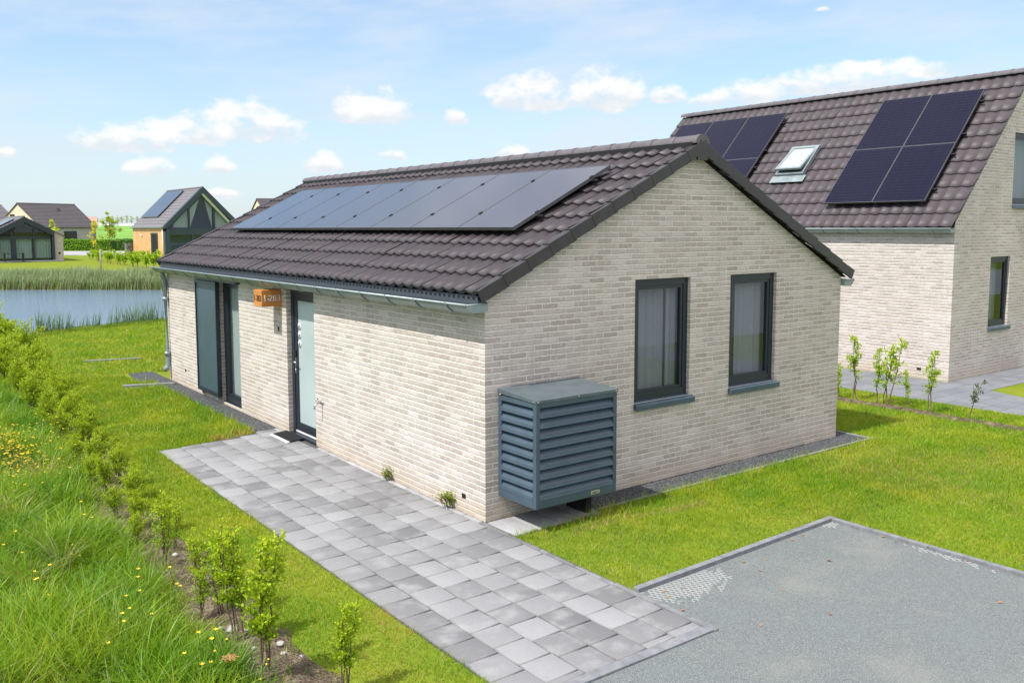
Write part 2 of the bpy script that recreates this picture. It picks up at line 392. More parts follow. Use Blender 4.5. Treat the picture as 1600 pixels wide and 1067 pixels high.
k = kerb([(-.02, -2.21), (GX, -2.13)], .06, .045, 1.0); k2 = kerb([(GX + .06, -7.4), (GX, -2.07)], .06, .045, 1.0); k.v, k.f, k.sm = k.v + k2.v, k.f + [tuple(i + len(k.v) for i in f) for f in k2.f], k.sm + k2.sm
k3 = kerb([(-.02, -3.06), (-.02, -2.21)], .05, .024, .85); k4 = kerb([(-1.95, -3.05), (-.02, -3.05)], .09, .026, 1.0)
for q in (k3, k4): n0 = len(k.v); k.v += q.v; k.f += [tuple(i + n0 for i in f) for f in q.f]; k.sm += q.sm
struct(k.build('parking_kerb', M['kerb'], bevel=.004))
sheet('gable_gravel_strip', [(1.21, -.36), (6.62, -.36), (6.62, .42), (6.3, .42), (6.3, 0), (1.21, 0)], .006, M['chip'])
sheet('side_gravel_strip', [(-.37, 5.28), (0, 5.36), (.0, 11.3), (-.25, 11.3), (-.37, 10.2)], .006, M['chip'])
k = kerb([(1.21, -.40), (6.66, -.40)], .04, .02, 1.0); q = kerb([(6.62, -.36), (6.62, .42)], .04, .02, 1.0); n0 = len(k.v); k.v += q.v; k.f += [tuple(i + n0 for i in f) for f in q.f]; k.sm += q.sm
struct(k.build('gravel_edging', M['concrete'], bevel=.003))
k = kerb([(-1.02, 10.52), (-.12, 10.22)], .11, .05, 1.0); q = kerb([(-.9, 14.5), (.3, 14.2)], .1, .04, 1.0); n0 = len(k.v); k.v += q.v; k.f += [tuple(i + n0 for i in f) for f in q.f]; k.sm += q.sm
struct(k.build('concrete_edging', M['concrete'], bevel=.004))
sheet('corner_gravel', [(-.62, 11.0), (-.02, 10.95), (.0, 12.2), (-.5, 12.2)], .0075, M['chip'])
sheet('neighbour_paving', [(9.97, -6), (11.4, -.9), (11.9, .39), (14.2, .36), (17, -1), (30, -1), (30, 1.28), (19, 1.28), (12.1, 1.28), (12.1, 14), (9.93, 14)], .006, M['yard'])
sheet('bounce_road', [(-60, -8.4), (60, -8.4), (60, -24), (-60, -24)], .006, M['road'])  # unseen grey road added out of view to bounce neutral light
sheet('neighbour_paving', [(9.97, -8.3), (11.35, -8.3), (11.4, -.9), (9.97, -6)], .0062, M['yard'])
# honeycomb gravel grid showing through where the gravel is thin
def honey(cells, z=.0135):
    b = MB(); r = .029; t = .0030
    for cx, cy in cells:
        for k in range(3):
            a0, a1 = R(60 * k + 30), R(60 * k + 90); p = Vector((cx + r * math.cos(a0), cy + r * math.sin(a0))); q = Vector((cx + r * math.cos(a1), cy + r * math.sin(a1)))
            d = (q - p).normalized(); n = Vector((-d.y, d.x)) * t * .5
            c = [p - n, q - n, q + n, p + n]; b.hexa([(v.x, v.y, .003) for v in c] + [(v.x, v.y, z) for v in c])
    return b
def hexcells(x0, x1, y0, y1, f):
    r = .029; dx = r * math.sqrt(3); dy = r * 1.5; out = []; j = 0; y = y0
    while y < y1:
        x = x0 + (dx / 2 if j % 2 else 0)
        while x < x1:
            if f(x, y): out.append((x, y))
            x += dx
        y += dy; j += 1
    return out
for f, lb in (((lambda x, y: random.random() < 1.5 - ((x - .42) / .52) ** 2 - ((y + 2.36 + .0 * x) / .20) ** 2, (-.0, 1.0, -2.68, -2.22)), 'white honeycomb gravel grid showing beside the paved path'),
              ((lambda x, y: random.random() < 1.1 - ((x - 2.82) / .15) ** 2 - ((y + 2.20) / .06) ** 2, (2.6, 2.94, -2.3, -2.15)), 'white honeycomb gravel grid showing at the parking corner nearest the houses'),
              ((lambda x, y: random.random() < .95 - ((x - 2.88) / .07) ** 2 - ((y + 3.35) / .5) ** 2, (2.78, 2.95, -3.9, -2.8)), 'thin line of white honeycomb gravel grid along the right parking kerb')):
    tag(honey(hexcells(*f[1], f[0])).build('gravel_grid', M['grid'], fix=False), lb, 'gravel grid', 'white gravel grids showing through')

# ------------------------------------------------------------------ roofs
def tile_roof(name, m, xe, ze, xr, zr, y0, y1, expo, n, parent, rows_col=.045, w=.204, amp=.034, lift=.036):
    """profiled tiles, every tile its own shell, on the slope from (xe,ze) up to (xr,zr)"""
    S = Vector((xr - xe, 0, zr - ze)).normalized(); N = Vector((-S.z, 0, S.x)) if S.x > 0 else Vector((S.z, 0, -S.x))
    us = np.array([0, .05, .12, .2, .32, .44, .56, .68, .8, .88, .95, 1.0]); prof = np.minimum(1 - np.sin(np.pi * us), .80) * amp
    V = []; F = []; C = []; nt = int(round((y1 - y0) / w)); w = (y1 - y0) / nt; k = len(us)
    for i in range(n):
        t0 = i * expo; t1 = t0 + expo * 1.18
        for j in range(nt):
            b = len(V); dz = random.gauss(0, .0025); g = 1 + random.gauss(0, rows_col); sk = random.gauss(0, .002)
            c = (g, g * (1 + random.gauss(0, .015)), g * (1 + random.gauss(0, .02)))
            for (t, h, add) in ((t0 + .012, -.012, 0), (t0, lift - .014, 1), (t0 + .004, lift, 1), (t0 + expo * .55, lift * .55, 1), (t1, 0, 1)):
                for a in range(k):
                    y = y0 + (j + us[a]) * w; hh = h + dz + sk * (us[a] - .5) + prof[a]
                    V.append((xe + S.x * t + N.x * hh, y, ze + S.z * t + N.z * hh)); C.append(c)
            for r in range(4):
                for a in range(k - 1): F.append((b + r * k + a, b + r * k + a + 1, b + (r + 1) * k + a + 1, b + (r + 1) * k + a))
            for e in (0, k - 1):   # side edges
                pass
    return np_mesh(name, V, [np.array(F)], m, C, parent)

def verge_run(mb, xe, ze, xr, zr, y, sgn, expo, n, depth=.105, thick=.03, wid=.10):
    """stepped verge tiles along a gable; y = outer face"""
    S = Vector((xr - xe, 0, zr - ze)).normalized(); N = Vector((-S.z, 0, S.x)) if S.x > 0 else Vector((S.z, 0, -S.x))
    P = lambda t, h, yy: (xe + S.x * t + N.x * h, yy, ze + S.z * t + N.z * h)
    for i in range(n):
        t0 = i * expo - .01; t1 = t0 + expo + .035; L = .017
        yo, ya, yi = y + sgn * .006, y, y - sgn * .028
        mb.hexa([P(t0, -depth + L, yo), P(t1, -depth, ya), P(t1, -depth, yi + sgn * .003), P(t0, -depth + L, yi), P(t0, thick + L, yo), P(t1, thick, ya), P(t1, thick, yi + sgn * .003), P(t0, thick + L, yi)])
        yi2 = y - sgn * wid
        mb.hexa([P(t0, thick + L - .022, yi), P(t1, thick - .022, yi), P(t1, thick - .022, yi2), P(t0, thick + L - .022, yi2), P(t0, thick + L - .001, yi), P(t1, thick - .001, yi), P(t1, thick - .001, yi2), P(t0, thick + L - .001, yi2)])

def ridge_caps(name, m, x, z, y0, y1, r, parent, step=.37, drop=.02):
    b = MB(); n = int(round((y1 - y0) / step)); step = (y1 - y0) / n
    for i in range(n):
        a = y0 + i * step; e = a + step + .03; ns = 20; vs = []
        for (yy, rr) in ((a, r + .005), (a + .06, r + .005), (a + .062, r), (e, r - .003)):
            for k in range(ns + 1):
                t = math.pi * (k / ns) * 1.04 - math.pi * .02; vs.append((x + rr * 1.08 * math.cos(t), yy, z + rr * .92 * math.sin(t) - drop))
        f = []
        for q in range(3):
            for k in range(ns): f.append((q * (ns + 1) + k, q * (ns + 1) + k + 1, (q + 1) * (ns + 1) + k + 1, (q + 1) * (ns + 1) + k))
        f.append(tuple(range(ns + 1)))
        b.add(vs, f)
    o = b.build(name, m, parent); return o

# ------------------------------------------------------------------ walls and openings
def wall(mb, us, top, bot, holes, reveal):
    """mb.tf maps (u, depth, z)"""
    us = sorted(set(us) | {h[0] for h in holes} | {h[1] for h in holes})
    for a, b in zip(us, us[1:]):
        hs = sorted([h for h in holes if h[0] <= a + 1e-6 and h[1] >= b - 1e-6], key=lambda h: h[2]); z = bot
        for h in hs:
            if h[2] > z + 1e-4: mb.quad((a, 0, z), (b, 0, z), (b, 0, h[2]), (a, 0, h[2]))
            z = h[3]
        if top(a) > z + 1e-4 or top(b) > z + 1e-4: mb.quad((a, 0, z), (b, 0, z), (b, 0, top(b)), (a, 0, top(a)))
    for u0, u1, z0, z1 in holes:
        d = reveal
        mb.quad((u0, 0, z0), (u0, d, z0), (u0, d, z1), (u0, 0, z1)); mb.quad((u1, 0, z0), (u1, 0, z1), (u1, d, z1), (u1, d, z0))
        mb.quad((u0, 0, z1), (u0, d, z1), (u1, d, z1), (u1, 0, z1)); mb.quad((u0, 0, z0), (u1, 0, z0), (u1, d, z0), (u0, d, z0))
def frame(mb, u0, u1, z0, z1, d0, d1, w, wt=None, wb=None):
    wt = w if wt is None else wt; wb = w if wb is None else wb
    mb.box(u0, u0 + w, d0, d1, z0, z1); mb.box(u1 - w, u1, d0, d1, z0, z1); mb.box(u0 + w, u1 - w, d0, d1, z1 - wt, z1); mb.box(u0 + w, u1 - w, d0, d1, z0, z0 + wb)
def curtain(tf, u0, u1, z0, z1, d, amp=.014, per=.13):
    b = MB(tf); n = max(6, int((u1 - u0) / .012)); vs = []
    ph = random.uniform(0, 6)
    for i in range(n + 1):
        u = u0 + (u1 - u0) * i / n; q = d + amp * math.sin(2 * math.pi * u / per + ph + .8 * math.sin(u * 9)); vs += [(u, q, z0), (u, q, z1)]
    b.add(vs, [(2 * i, 2 * i + 2, 2 * i + 3, 2 * i + 1) for i in range(n)], True); return b
def window(parent, tf, u0, u1, z0, z1, d, sill=True, curt=None, fw=.075, name='window', glass='glass'):
    """outer frame, sash, pane, sill, curtain"""
    b = MB(tf); frame(b, u0, u1, z0, z1, d, d + .07, fw, .085, .09)
    w = b.build(name, M['anth'], parent, .003)
    s = MB(tf); frame(s, u0 + fw - .004, u1 - fw + .004, z0 + .087, z1 - .082, d + .012, d + .066, .045); s.build('sash', M['anth'], w, .003)
    g = MB(tf); a = .04 + fw; g.quad((u0 + a, d + .036, z0 + .13), (u1 - a, d + .036, z0 + .13), (u1 - a, d + .036, z1 - .125), (u0 + a, d + .036, z1 - .125)); g.build('pane', M[glass], w)
    if sill:
        q = MB(tf); q.hexa([(u0 - .004, d - .002, z0 - .055), (u1 + .055, d - .002, z0 - .055), (u1 + .055, -.055, z0 - .085), (u0 - .004, -.055, z0 - .085), (u0 - .004, d - .002, z0 + .012), (u1 + .055, d - .002, z0 + .012), (u1 + .055, -.055, z0 - .022), (u0 - .004, -.055, z0 - .022)]); q.build('sill', M['louvre'], w, .003)
    for c in (curt or []): curtain(tf, *c).build('curtain', M['curtain'], w)
    return w

# ------------------------------------------------------------------ the bungalow
W, L, ZE, SL = 6.294, 10.92, 2.289, .503
XM = W / 2; ZA = ZE + SL * XM
house = thing('brick_bungalow', 'pale brick bungalow with dark tiled roof and eight solar panels, nearest house', 'house', (W / 2, L / 2, 0))
tfx = lambda u, d, z: (d, u, z)            # long wall, x = 0
tfy = lambda u, d, z: (u, d, z)            # gable, y = 0
top = lambda u: ZE + SL * min(u, W - u) + .06
wx1 = [(4.06, 5.0, 0.0, 2.20), (6.94, 7.86, .04, 2.20)]
gw = [(2.147, 3.10, 1.0, 2.452), (3.85, 4.80, 1.0, 2.452)]
b = MB(tfx); wall(b, [0, L], lambda u: ZE + .05, 0, wx1, .08)
b.tf = tfy; wall(b, [0, XM, W], top, 0, gw, .06)
b.tf = lambda u, d, z: (W - d, u, z); wall(b, [0, L], lambda u: ZE + .05, 0, [], .1)
b.tf = lambda u, d, z: (u, L - d, z); wall(b, [0, XM, W], top, 0, [], .1)
b.build('wall', M['brick'], house, fix=False)
rb = MB(); rb.quad((.1, .1, .015), (W - .1, .1, .015), (W - .1, L - .1, .015), (.1, L - .1, .015)); rb.quad((.9, .1, 2.6), (W - .9, .1, 2.6), (W - .9, L - .1, 2.6), (.9, L - .1, 2.6))
rb.poly([(.05, 2.6, .015), (W - .05, 2.6, .015), (W - .05, 2.6, 2.25), (W - .9, 2.6, 2.6), (.9, 2.6, 2.6), (.05, 2.6, 2.25)]); rb.quad((3.4, .3, .015), (3.4, 2.6, .015), (3.4, 2.6, 2.6), (3.4, .3, 2.6)); rb.quad((2.6, 2.7, .015), (2.6, L - .2, .015), (2.6, L - .2, 2.6), (2.6, 2.7, 2.6))
rb.build('interior', M['room'], house)
window(house, tfy, *gw[0][:2], gw[0][2], gw[0][3], .045, True, [(2.16, 3.3, .95, 2.46, .22), (2.85, 3.08, .95, 2.46, .17)])
window(house, tfy, *gw[1][:2], gw[1][2], gw[1][3], .045, True, [(3.86, 5.1, .95, 2.46, .24), (4.15, 4.75, .95, 2.46, .18)])
# patio window
pw = MB(tfx); frame(pw, 6.94, 7.86, .04, 2.20, .065, .14, .075, .09, .10); pw = pw.build('patio_window', M['anth'], house, .003)
s = MB(tfx); frame(s, 7.01, 7.79, .13, 2.12, .078, .135, .07); s.build('sash', M['anth'], pw, .003)
g = MB(tfx); g.quad((7.07, .105, .19), (7.73, .105, .19), (7.73, .105, 2.06), (7.07, .105, 2.06)); g.build('pane', M['glass'], pw)
curtain(tfx, 6.96, 8.6, .06, 2.15, .165).build('curtain', plain('patio_curtain', (.62, .66, .60), .9, 0, .05), pw)
s = MB(tfx); s.box(6.95, 7.85, .03, .064, .0, .05); s.build('sill', M['anth'], pw, .003)
# sliding shutter and its rail
sh = MB(tfx); sh.box(7.80, 8.88, -.075, -.035, .15, 2.12); sh = sh.build('sliding_shutter', M['anth_blue'], house, .004)
s = MB(tfx); frame(s, 7.79, 8.89, .13, 2.135, -.096, -.03, .035, .05, .07); s.build('frame', M['anth'], sh, .003)
s = MB(tfx); s.box(6.86, 8.96, -.085, -.001, 2.142, 2.20); s.build('shutter_rail', M['anth'], house, .004)
for u in (7.9, 8.7): s = MB(tfx); s.box(u, u + .05, -.07, -.001, .07, .128); s.build('shutter_guide', M['zinc'], house, .003)
# front door
dr = MB(tfx); frame(dr, 4.06, 5.0, .0, 2.20, .070, .145, .085, .10, .05); dr = dr.build('front_door', M['anth'], house, .003)
s = MB(tfx); frame(s, 4.14, 4.92, .052, 2.105, .083, .135, .105, .10, .15); s.build('leaf', M['anth'], dr, .004)
s = MB(tfx); s.quad((4.24, .100, .2), (4.82, .100, .2), (4.82, .100, 2.01), (4.24, .100, 2.01)); s.build('frosted_pane', M['pane_frost'], dr)
s = MB(tfx); s.box(4.08, 4.98, .0, .069, .0, .042); s.build('threshold', M['anth'], dr, .004)
s = MB(tfx); s.box(4.15, 4.91, .074, .0815, .052, .075); s.build('threshold_strip', M['white'], dr)
s = MB(tfx); s.box(4.852, 4.892, .071, .082, .93, 1.16); s.tube([(4.872, .082, 1.10), (4.872, .030, 1.10), (4.85, .025, 1.10), (4.76, .025, 1.10)], .010, 8); s.tube([(4.872, .085, .98), (4.872, .065, .98)], .014, 10); s.build('handle', M['steel'], dr)
s = MB(tfx); s.box(4.85, 4.894, .063, .082, 1.17, 1.27); s.build('keypad', M['black'], dr, .004)
for z in (1.63, 1.50, 1.37):
    s = MB(tfx); c = 4.765; s.tube([(c, .0985, z), (c, .0945, z)], .056, 20); q = s.build('sticker', M['white'], dr)
    t = MB(tfx); t.tube([(c, .094, z), (c, .0925, z)], .018, 10); t.build('print', M['anth'], q)
# doorbell, tap, air bricks
s = MB(tfx); s.box(5.27, 5.31, -.015, 0, 1.52, 1.58); s = s.build('doorbell', M['black'], house, .004); q = MB(tfx); q.box(5.28, 5.30, -.018, -.015, 1.53, 1.545); q.build('button', M['white'], s)
s = MB(tfx); s.tube([(3.84, 0, .66), (3.84, -.09, .66), (3.84, -.115, .63), (3.84, -.12, .58)], .013, 8); s.tube([(3.84, -.05, .66), (3.84, -.05, .71)], .010, 8); s.tube([(3.79, -.05, .71), (3.89, -.05, .71)], .008, 8); s.tube([(3.84, -.002, .66), (3.84, -.012, .66)], .032, 12); s.build('tap', M['steel'], house)
for u, z in ((.36, .17), (9.85, .30), (.0, 0)):
    if u: s = MB(tfx); s.box(u, u + .07, -.004, 0, z, z + .05); s.build('air_vent', M['black'], house)
# roof
roof = tile_roof('roof', M['tile'], -.13, 2.385, XM, ZA + .16, -.06, L + .09, .3385, 11, house)
tile_roof('rear_roof', M['tile'], W + .13, 2.385, XM, ZA + .16, -.06, L + .09, .3385, 11, house)
u_ = MB(); u_.add([(-.10, -.03, 2.33), (XM, -.03, ZA + .07), (W + .10, -.03, 2.33), (-.10, L + .03, 2.33), (XM, L + .03, ZA + .07), (W + .10, L + .03, 2.33)], [(0, 1, 4, 3), (1, 2, 5, 4)]); u_.build('underlay', M['black'], roof)
ridge_caps('ridge_tiles', M['ridge'], XM, ZA + .205, -.11, L + .11, .108, roof)
rr = MB(); rr.box(XM - .13, XM + .13, -.05, L + .06, ZA + .08, ZA + .195); rr.build('ridge_roll', M['black'], roof)
for xe in (-.13, W + .13):
    for yy, sg in ((-.112, -1), (L + .132, 1)): vt = MB(); verge_run(vt, xe, 2.395, XM, ZA + .17, yy, sg, .3385, 11); vt.build('verge_tiles', M['verge'], roof, .004)
vt = MB(); vt.hexa([(XM - .09, -.118, ZA - .02), (XM + .09, -.118, ZA - .02), (XM + .09, -.085, ZA - .02), (XM - .09, -.085, ZA - .02), (XM - .07, -.118, ZA + .19), (XM + .07, -.118, ZA + .19), (XM + .07, -.085, ZA + .19), (XM - .07, -.085, ZA + .19)])
vt.build('verge_end_cap', M['verge'], roof, .004)
# eaves comb, gutter, brackets, pipe
s = MB(); s.box(-.105, -.085, -.03, L + .03, 2.29, 2.375); s.box(-.085, -.002, -.03, L + .03, 2.30, 2.315); s.build('eaves_comb', M['comb'], house)
def gutter(name, xw, zl, y0, y1, sgn, parent, wd=.26, step=.62):
    """zinc box gutter hung on the wall xw, sgn = -1 hangs to -x"""
    X = lambda a: xw + sgn * a
    b = MB(); o = [(.004, zl + .02), (.004, zl - .075), (wd - .075, zl - .085), (wd - .012, zl - .03), (wd, zl)]
    i_ = [(wd - .006, zl), (wd - .018, zl - .027), (wd - .078, zl - .079), (.009, zl - .069), (.009, zl + .02)]
    b.prism([(X(a), z) for a, z in o + i_], 'y', y0, y1)
    for yy in (y0, y1 - .006): b.prism([(X(a), z) for a, z in ((.009, zl - .069), (wd - .078, zl - .079), (wd - .018, zl - .027), (wd - .006, zl - .001), (.009, zl - .001))], 'y', yy, yy + .006)
    g = b.build(name, M['zinc'], parent)
    l = MB(); l.tube([(X(wd + .004), y0, zl + .002), (X(wd + .004), y1, zl + .002)], .0125, 8); l.tube([(X(.03), y0, zl + .004), (X(wd), y0, zl + .002)], .008, 8); l.build('gutter_lip', M['zinc'], g)
    y = y0 + .35
    while y < y1:
        q = MB(); q.prism([(X(a), z) for a, z in ((wd + .013, zl - .01), (wd + .016, zl + .012), (wd - .004, zl - .042), (wd - .07, zl - .098), (.004, zl - .088), (.004, zl - .079), (wd - .074, zl - .0885), (wd - .006, zl - .033))], 'y', y, y + .028); y += step
        q.build('gutter_bracket', M['zinc'], g)
    return g
gutter('gutter', 0, 2.288, -.06, L + .08, -1, house, .272)
gutter('rear_gutter', W, 2.288, -.06, L + .08, 1, house, .24)
s = MB(); s.tube([(-.11, 10.82, 2.21), (-.11, 10.82, 2.14), (-.075, 10.83, 2.06), (-.06, 10.84, 1.98), (-.06, 10.84, .34), (-.075, 10.84, .27), (-.13, 10.83, .22)], .050, 12)
for z in (1.62, .52): s.tube([(-.06, 10.84, z), (-.06, 10.84, z + .07)], .058, 12); s.box(-.02, 0, 10.83, 10.85, z + .02, z + .05)
s.build('downpipe', M['zinc'], house)
# solar panels
TH = math.atan(SL); S_ = Vector((math.cos(TH), 0, math.sin(TH))); N_ = Vector((-math.sin(TH), 0, math.cos(TH)))
def slope_box(b, O, S, N, t0, t1, y0, y1, h0, h1):
    P = lambda t, y, h: tuple(O + S * t + N * h + Vector((0, y, 0)))
    b.hexa([P(t0, y0, h0), P(t1, y0, h0), P(t1, y1, h0), P(t0, y1, h0), P(t0, y0, h1), P(t1, y0, h1), P(t1, y1, h1), P(t0, y1, h1)])
def solar_panel(parent, O, S, N, t0, t1, y0, y1, h, m, mf, fr=.012, clamps=True, dark=None):
    b = MB(); e = .0035; slope_box(b, O, S, N, t0 + fr, t1 - fr, y0 + e + fr, y1 - e - fr, h, h + .033); p = b.build('solar_panel', m, parent)
    f = MB(); slope_box(f, O, S, N, t0, t1, y0 + e, y0 + e + fr, h - .004, h + .035); slope_box(f, O, S, N, t0, t1, y1 - e - fr, y1 - e, h - .004, h + .035); slope_box(f, O, S, N, t0, t0 + fr, y0 + e + fr, y1 - e - fr, h - .004, h + .035); slope_box(f, O, S, N, t1 - fr, t1, y0 + e + fr, y1 - e - fr, h - .004, h + .035)
    f.build('frame', mf, p)
    if clamps:
        T = t1 - t0
        for q in (.22, .78): c = MB(); slope_box(c, O, S, N, t0 + T * q, t0 + T * q + .05, y0 - .018, y0 + .018, h + .036, h + .043); c.build('clamp', M['black'], p)
    return p
O_ = Vector((0, 0, ZE + .15))
for k in range(8): solar_panel(roof, O_, S_, N_, 1.085, 2.765, .70 + 1.125 * k, .70 + 1.125 * (k + 1), .115, M['pv'], M['pv_frame'])
for q in (1.45, 2.4):
    s = MB(); slope_box(s, O_, S_, N_, q, q + .04, .62, 9.75, .07, .108)
    for y in np.arange(.9, 9.7, 1.1): slope_box(s, O_, S_, N_, q - .05, q + .09, y, y + .04, .0, .069)
    s.build('mounting_rail', M['pv_frame_dark'], roof)

# ------------------------------------------------------------------ heat pump cover
hp = thing('heat_pump_cover', 'dark blue-grey louvred metal heat pump housing mounted at the bungalow corner', 'heat pump cover', (.71, -.31, 0))
x0, x1, y0, y1, z0, z1 = .165, 1.262, -.625, -.004, .27, 1.385
b = MB(); pst = .05
for (xa, ya) in ((x0, y0), (x1 - pst, y0), (x0, y1 - pst), (x1 - pst, y1 - pst)): b.box(xa, xa + pst, ya, ya + pst, z0, z1 - .05)
for (a, c) in ((z0, z0 + .085), (z1 - .10, z1 - .05)):
    b.box(x0 + pst, x1 - pst, y0, y0 + .02, a, c)
    for xx in (x0, x1 - .02): b.box(xx, xx + .02, y0 + pst, y1 - pst, a, c)
b.build('casing', M['louvre'], hp, .004)
b = MB(); b.box(x0 + .055, x1 - .055, y0 + .06, y1 - .02, z0 + .02, z1 - .07); b.build('inner_box', M['black'], hp)
b = MB(); n = 9; za, zb = z0 + .085, z1 - .10; st = (zb - za) / n
for i in range(n):
    z = za + st * i
    # pressed louvre blade: steep face leaning out at its foot
    b.hexa([(x0 + pst, y0 - .004, z + .002), (x1 - pst, y0 - .004, z + .002), (x1 - pst, y0 + .02, z + .002), (x0 + pst, y0 + .02, z + .002), (x0 + pst, y0 + .001, z + .036), (x1 - pst, y0 + .001, z + .036), (x1 - pst, y0 + .02, z + .036), (x0 + pst, y0 + .02, z + .036)])
    b.hexa([(x0 + pst, y0 + .001, z + .036), (x1 - pst, y0 + .001, z + .036), (x1 - pst, y0 + .012, z + .036), (x0 + pst, y0 + .012, z + .036), (x0 + pst, y0 + .050, z + .090), (x1 - pst, y0 + .050, z + .090), (x1 - pst, y0 + .058, z + .090), (x0 + pst, y0 + .058, z + .090)])
    for xx, sg in ((x0, 1), (x1, -1)):
        b.hexa([(xx - sg * .004, y0 + pst, z + .002), (xx - sg * .004, y1 - pst, z + .002), (xx + sg * .02, y1 - pst, z + .002), (xx + sg * .02, y0 + pst, z + .002), (xx + sg * .001, y0 + pst, z + .036), (xx + sg * .001, y1 - pst, z + .036), (xx + sg * .02, y1 - pst, z + .036), (xx + sg * .02, y0 + pst, z + .036)])
        b.hexa([(xx + sg * .001, y0 + pst, z + .036), (xx + sg * .001, y1 - pst, z + .036), (xx + sg * .012, y1 - pst, z + .036), (xx + sg * .012, y0 + pst, z + .036), (xx + sg * .050, y0 + pst, z + .090), (xx + sg * .050, y1 - pst, z + .090), (xx + sg * .058, y1 - pst, z + .090), (xx + sg * .058, y0 + pst, z + .090)])
b.build('louvre_blades', M['louvre'], hp)
b = MB(); e = .008; zt = z1 + .012
b.hexa([(x0 - e, y0 - e, z1 - .052), (x1 + e, y0 - e, z1 - .052), (x1 + e, y1, z1 - .03), (x0 - e, y1, z1 - .03), (x0 - e, y0 - e, zt - .03), (x1 + e, y0 - e, zt - .03), (x1 + e, y1, zt + .012), (x0 - e, y1, zt + .012)]); lid = b.build('lid', M['cover_top'], hp, .004)
for x in (x0 + .02, .72, x1 - .02): b = MB(); b.tube([(x, y0 - e - .004, z1 - .035), (x, y0 - e, z1 - .035)], .008, 8); b.build('screw', M['steel'], lid)
for y in (y0 + .03, y1 - .05): b = MB(); b.tube([(x0 - e - .004, y, z1 - .035), (x0 - e, y, z1 - .035)], .008, 8); b.build('screw', M['steel'], lid)
b = MB(); b.box(.90, 1.02, y0 - .006, y0 - .001, z0 + .025, z0 + .06); q = b.build('maker_plate', plain('maker_plate', (.30, .31, .20), .4), hp, .001)
b = MB(); b.box(.915, 1.005, y0 - .0075, y0 - .006, z0 + .042, z0 + .048); b.box(.915, .97, y0 - .0075, y0 - .006, z0 + .033, z0 + .037); b.build('print', M['anth'], q)
b = MB(); b.box(1.02, 1.10, -.42, -.10, .02, .27); b.build('foot', M['black'], hp, .004)

# ------------------------------------------------------------------ house-number sign, doormat
def text(name, s, size, mat4, m, parent, ext=.004):
    c = D.curves.new(name, 'FONT'); c.body = s; c.size = size; c.extrude = ext; c.align_x = 'CENTER'; c.align_y = 'CENTER'
    o = D.objects.new('tmp', c); COL.objects.link(o); dg = bpy.context.evaluated_depsgraph_get(); me = D.meshes.new_from_object(o.evaluated_get(dg)); D.objects.remove(o)
    me.transform(mat4); return link(name, me, m, parent)
sg = thing('house_number_sign', 'orange timber box sign reading 1-283 on the wall beside the front door', 'house number sign', (-.155, 5.31, 1.91))
b = MB(); b.box(-.31, -.001, 5.16, 5.47, 1.905, 2.15); b.build('timber_box', M['wood_sign'], sg, .006)
mF = Matrix.Translation((-.185, 5.157, 2.025)) @ Matrix(((1, 0, 0, 0), (0, 0, -1, 0), (0, 1, 0, 0), (0, 0, 0, 1)))
text('digits', '1', .135, Matrix.Translation((-.075, 0, 0)) @ mF, M['white'], sg); text('digits', '-', .135, Matrix.Translation((-.025, 0, 0)) @ mF, M['white'], sg); text('digits', '283', .125, Matrix.Translation((.076, 0, 0)) @ mF, M['digit'], sg)
mS = Matrix.Translation((-.312, 5.315, 2.025)) @ Matrix(((0, 0, -1, 0), (-1, 0, 0, 0), (0, 1, 0, 0), (0, 0, 0, 1)))
text('digits', '1-283', .125, mS, M['digit_dark'], sg)
dm = thing('doormat', 'black doormat with pale edge lying outside the front door', 'doormat', (-.13, 4.76, .02))
b = MB(); b.hexa([(-.25, 4.40, .026), (.02, 4.47, .026), (.05, 5.12, .026), (-.25, 5.02, .026), (-.25, 4.40, .04), (.02, 4.47, .04), (.05, 5.12, .04), (-.25, 5.02, .04)]); b.build('coir', M['mat'], dm)
b = MB(); b.hexa([(-.30, 4.385, .025), (-.252, 4.398, .025), (-.252, 5.02, .025), (-.30, 5.01, .025), (-.30, 4.385, .035), (-.252, 4.398, .036), (-.252, 5.02, .036), (-.30, 5.01, .035)]); b.build('edge', M['white'], dm)

# ------------------------------------------------------------------ second house
H2 = thing('brick_house', 'tall pale brick house with steep mauve tiled roof and skylight, at right', 'house', (15.1, 6, 0))
HX0, HX1, HY0, HY1, HZE = 12.14, 18.06, 1.29, 10.75, 3.02
XR, ZR, S2 = 15.1, 6.25, 1.05
t2 = lambda u: HZE + .13 + S2 * (min(u, HX0 + HX1 - u) - HX0)
tg = lambda u, d, z: (u, HY0 + d, z)
hw2 = [(13.66, 14.52, .98, 2.43), (14.47, 15.75, 3.5, 4.98), (15.9, 16.8, .98, 2.43)]
b = MB(tg); wall(b, [HX0, XR, HX1], t2, 0, hw2, .06)
b.tf = lambda u, d, z: (HX0 + d, u, z); wall(b, [HY0, HY1], lambda u: HZE + .1, 0, [], .1)
b.tf = lambda u, d, z: (HX1 - d, u, z); wall(b, [HY0, HY1], lambda u: HZE + .1, 0, [], .1)
b.tf = lambda u, d, z: (u, HY1 - d, z); wall(b, [HX0, XR, HX1], t2, 0, [], .1)
b.build('wall', M['brick_b'], H2, fix=False)
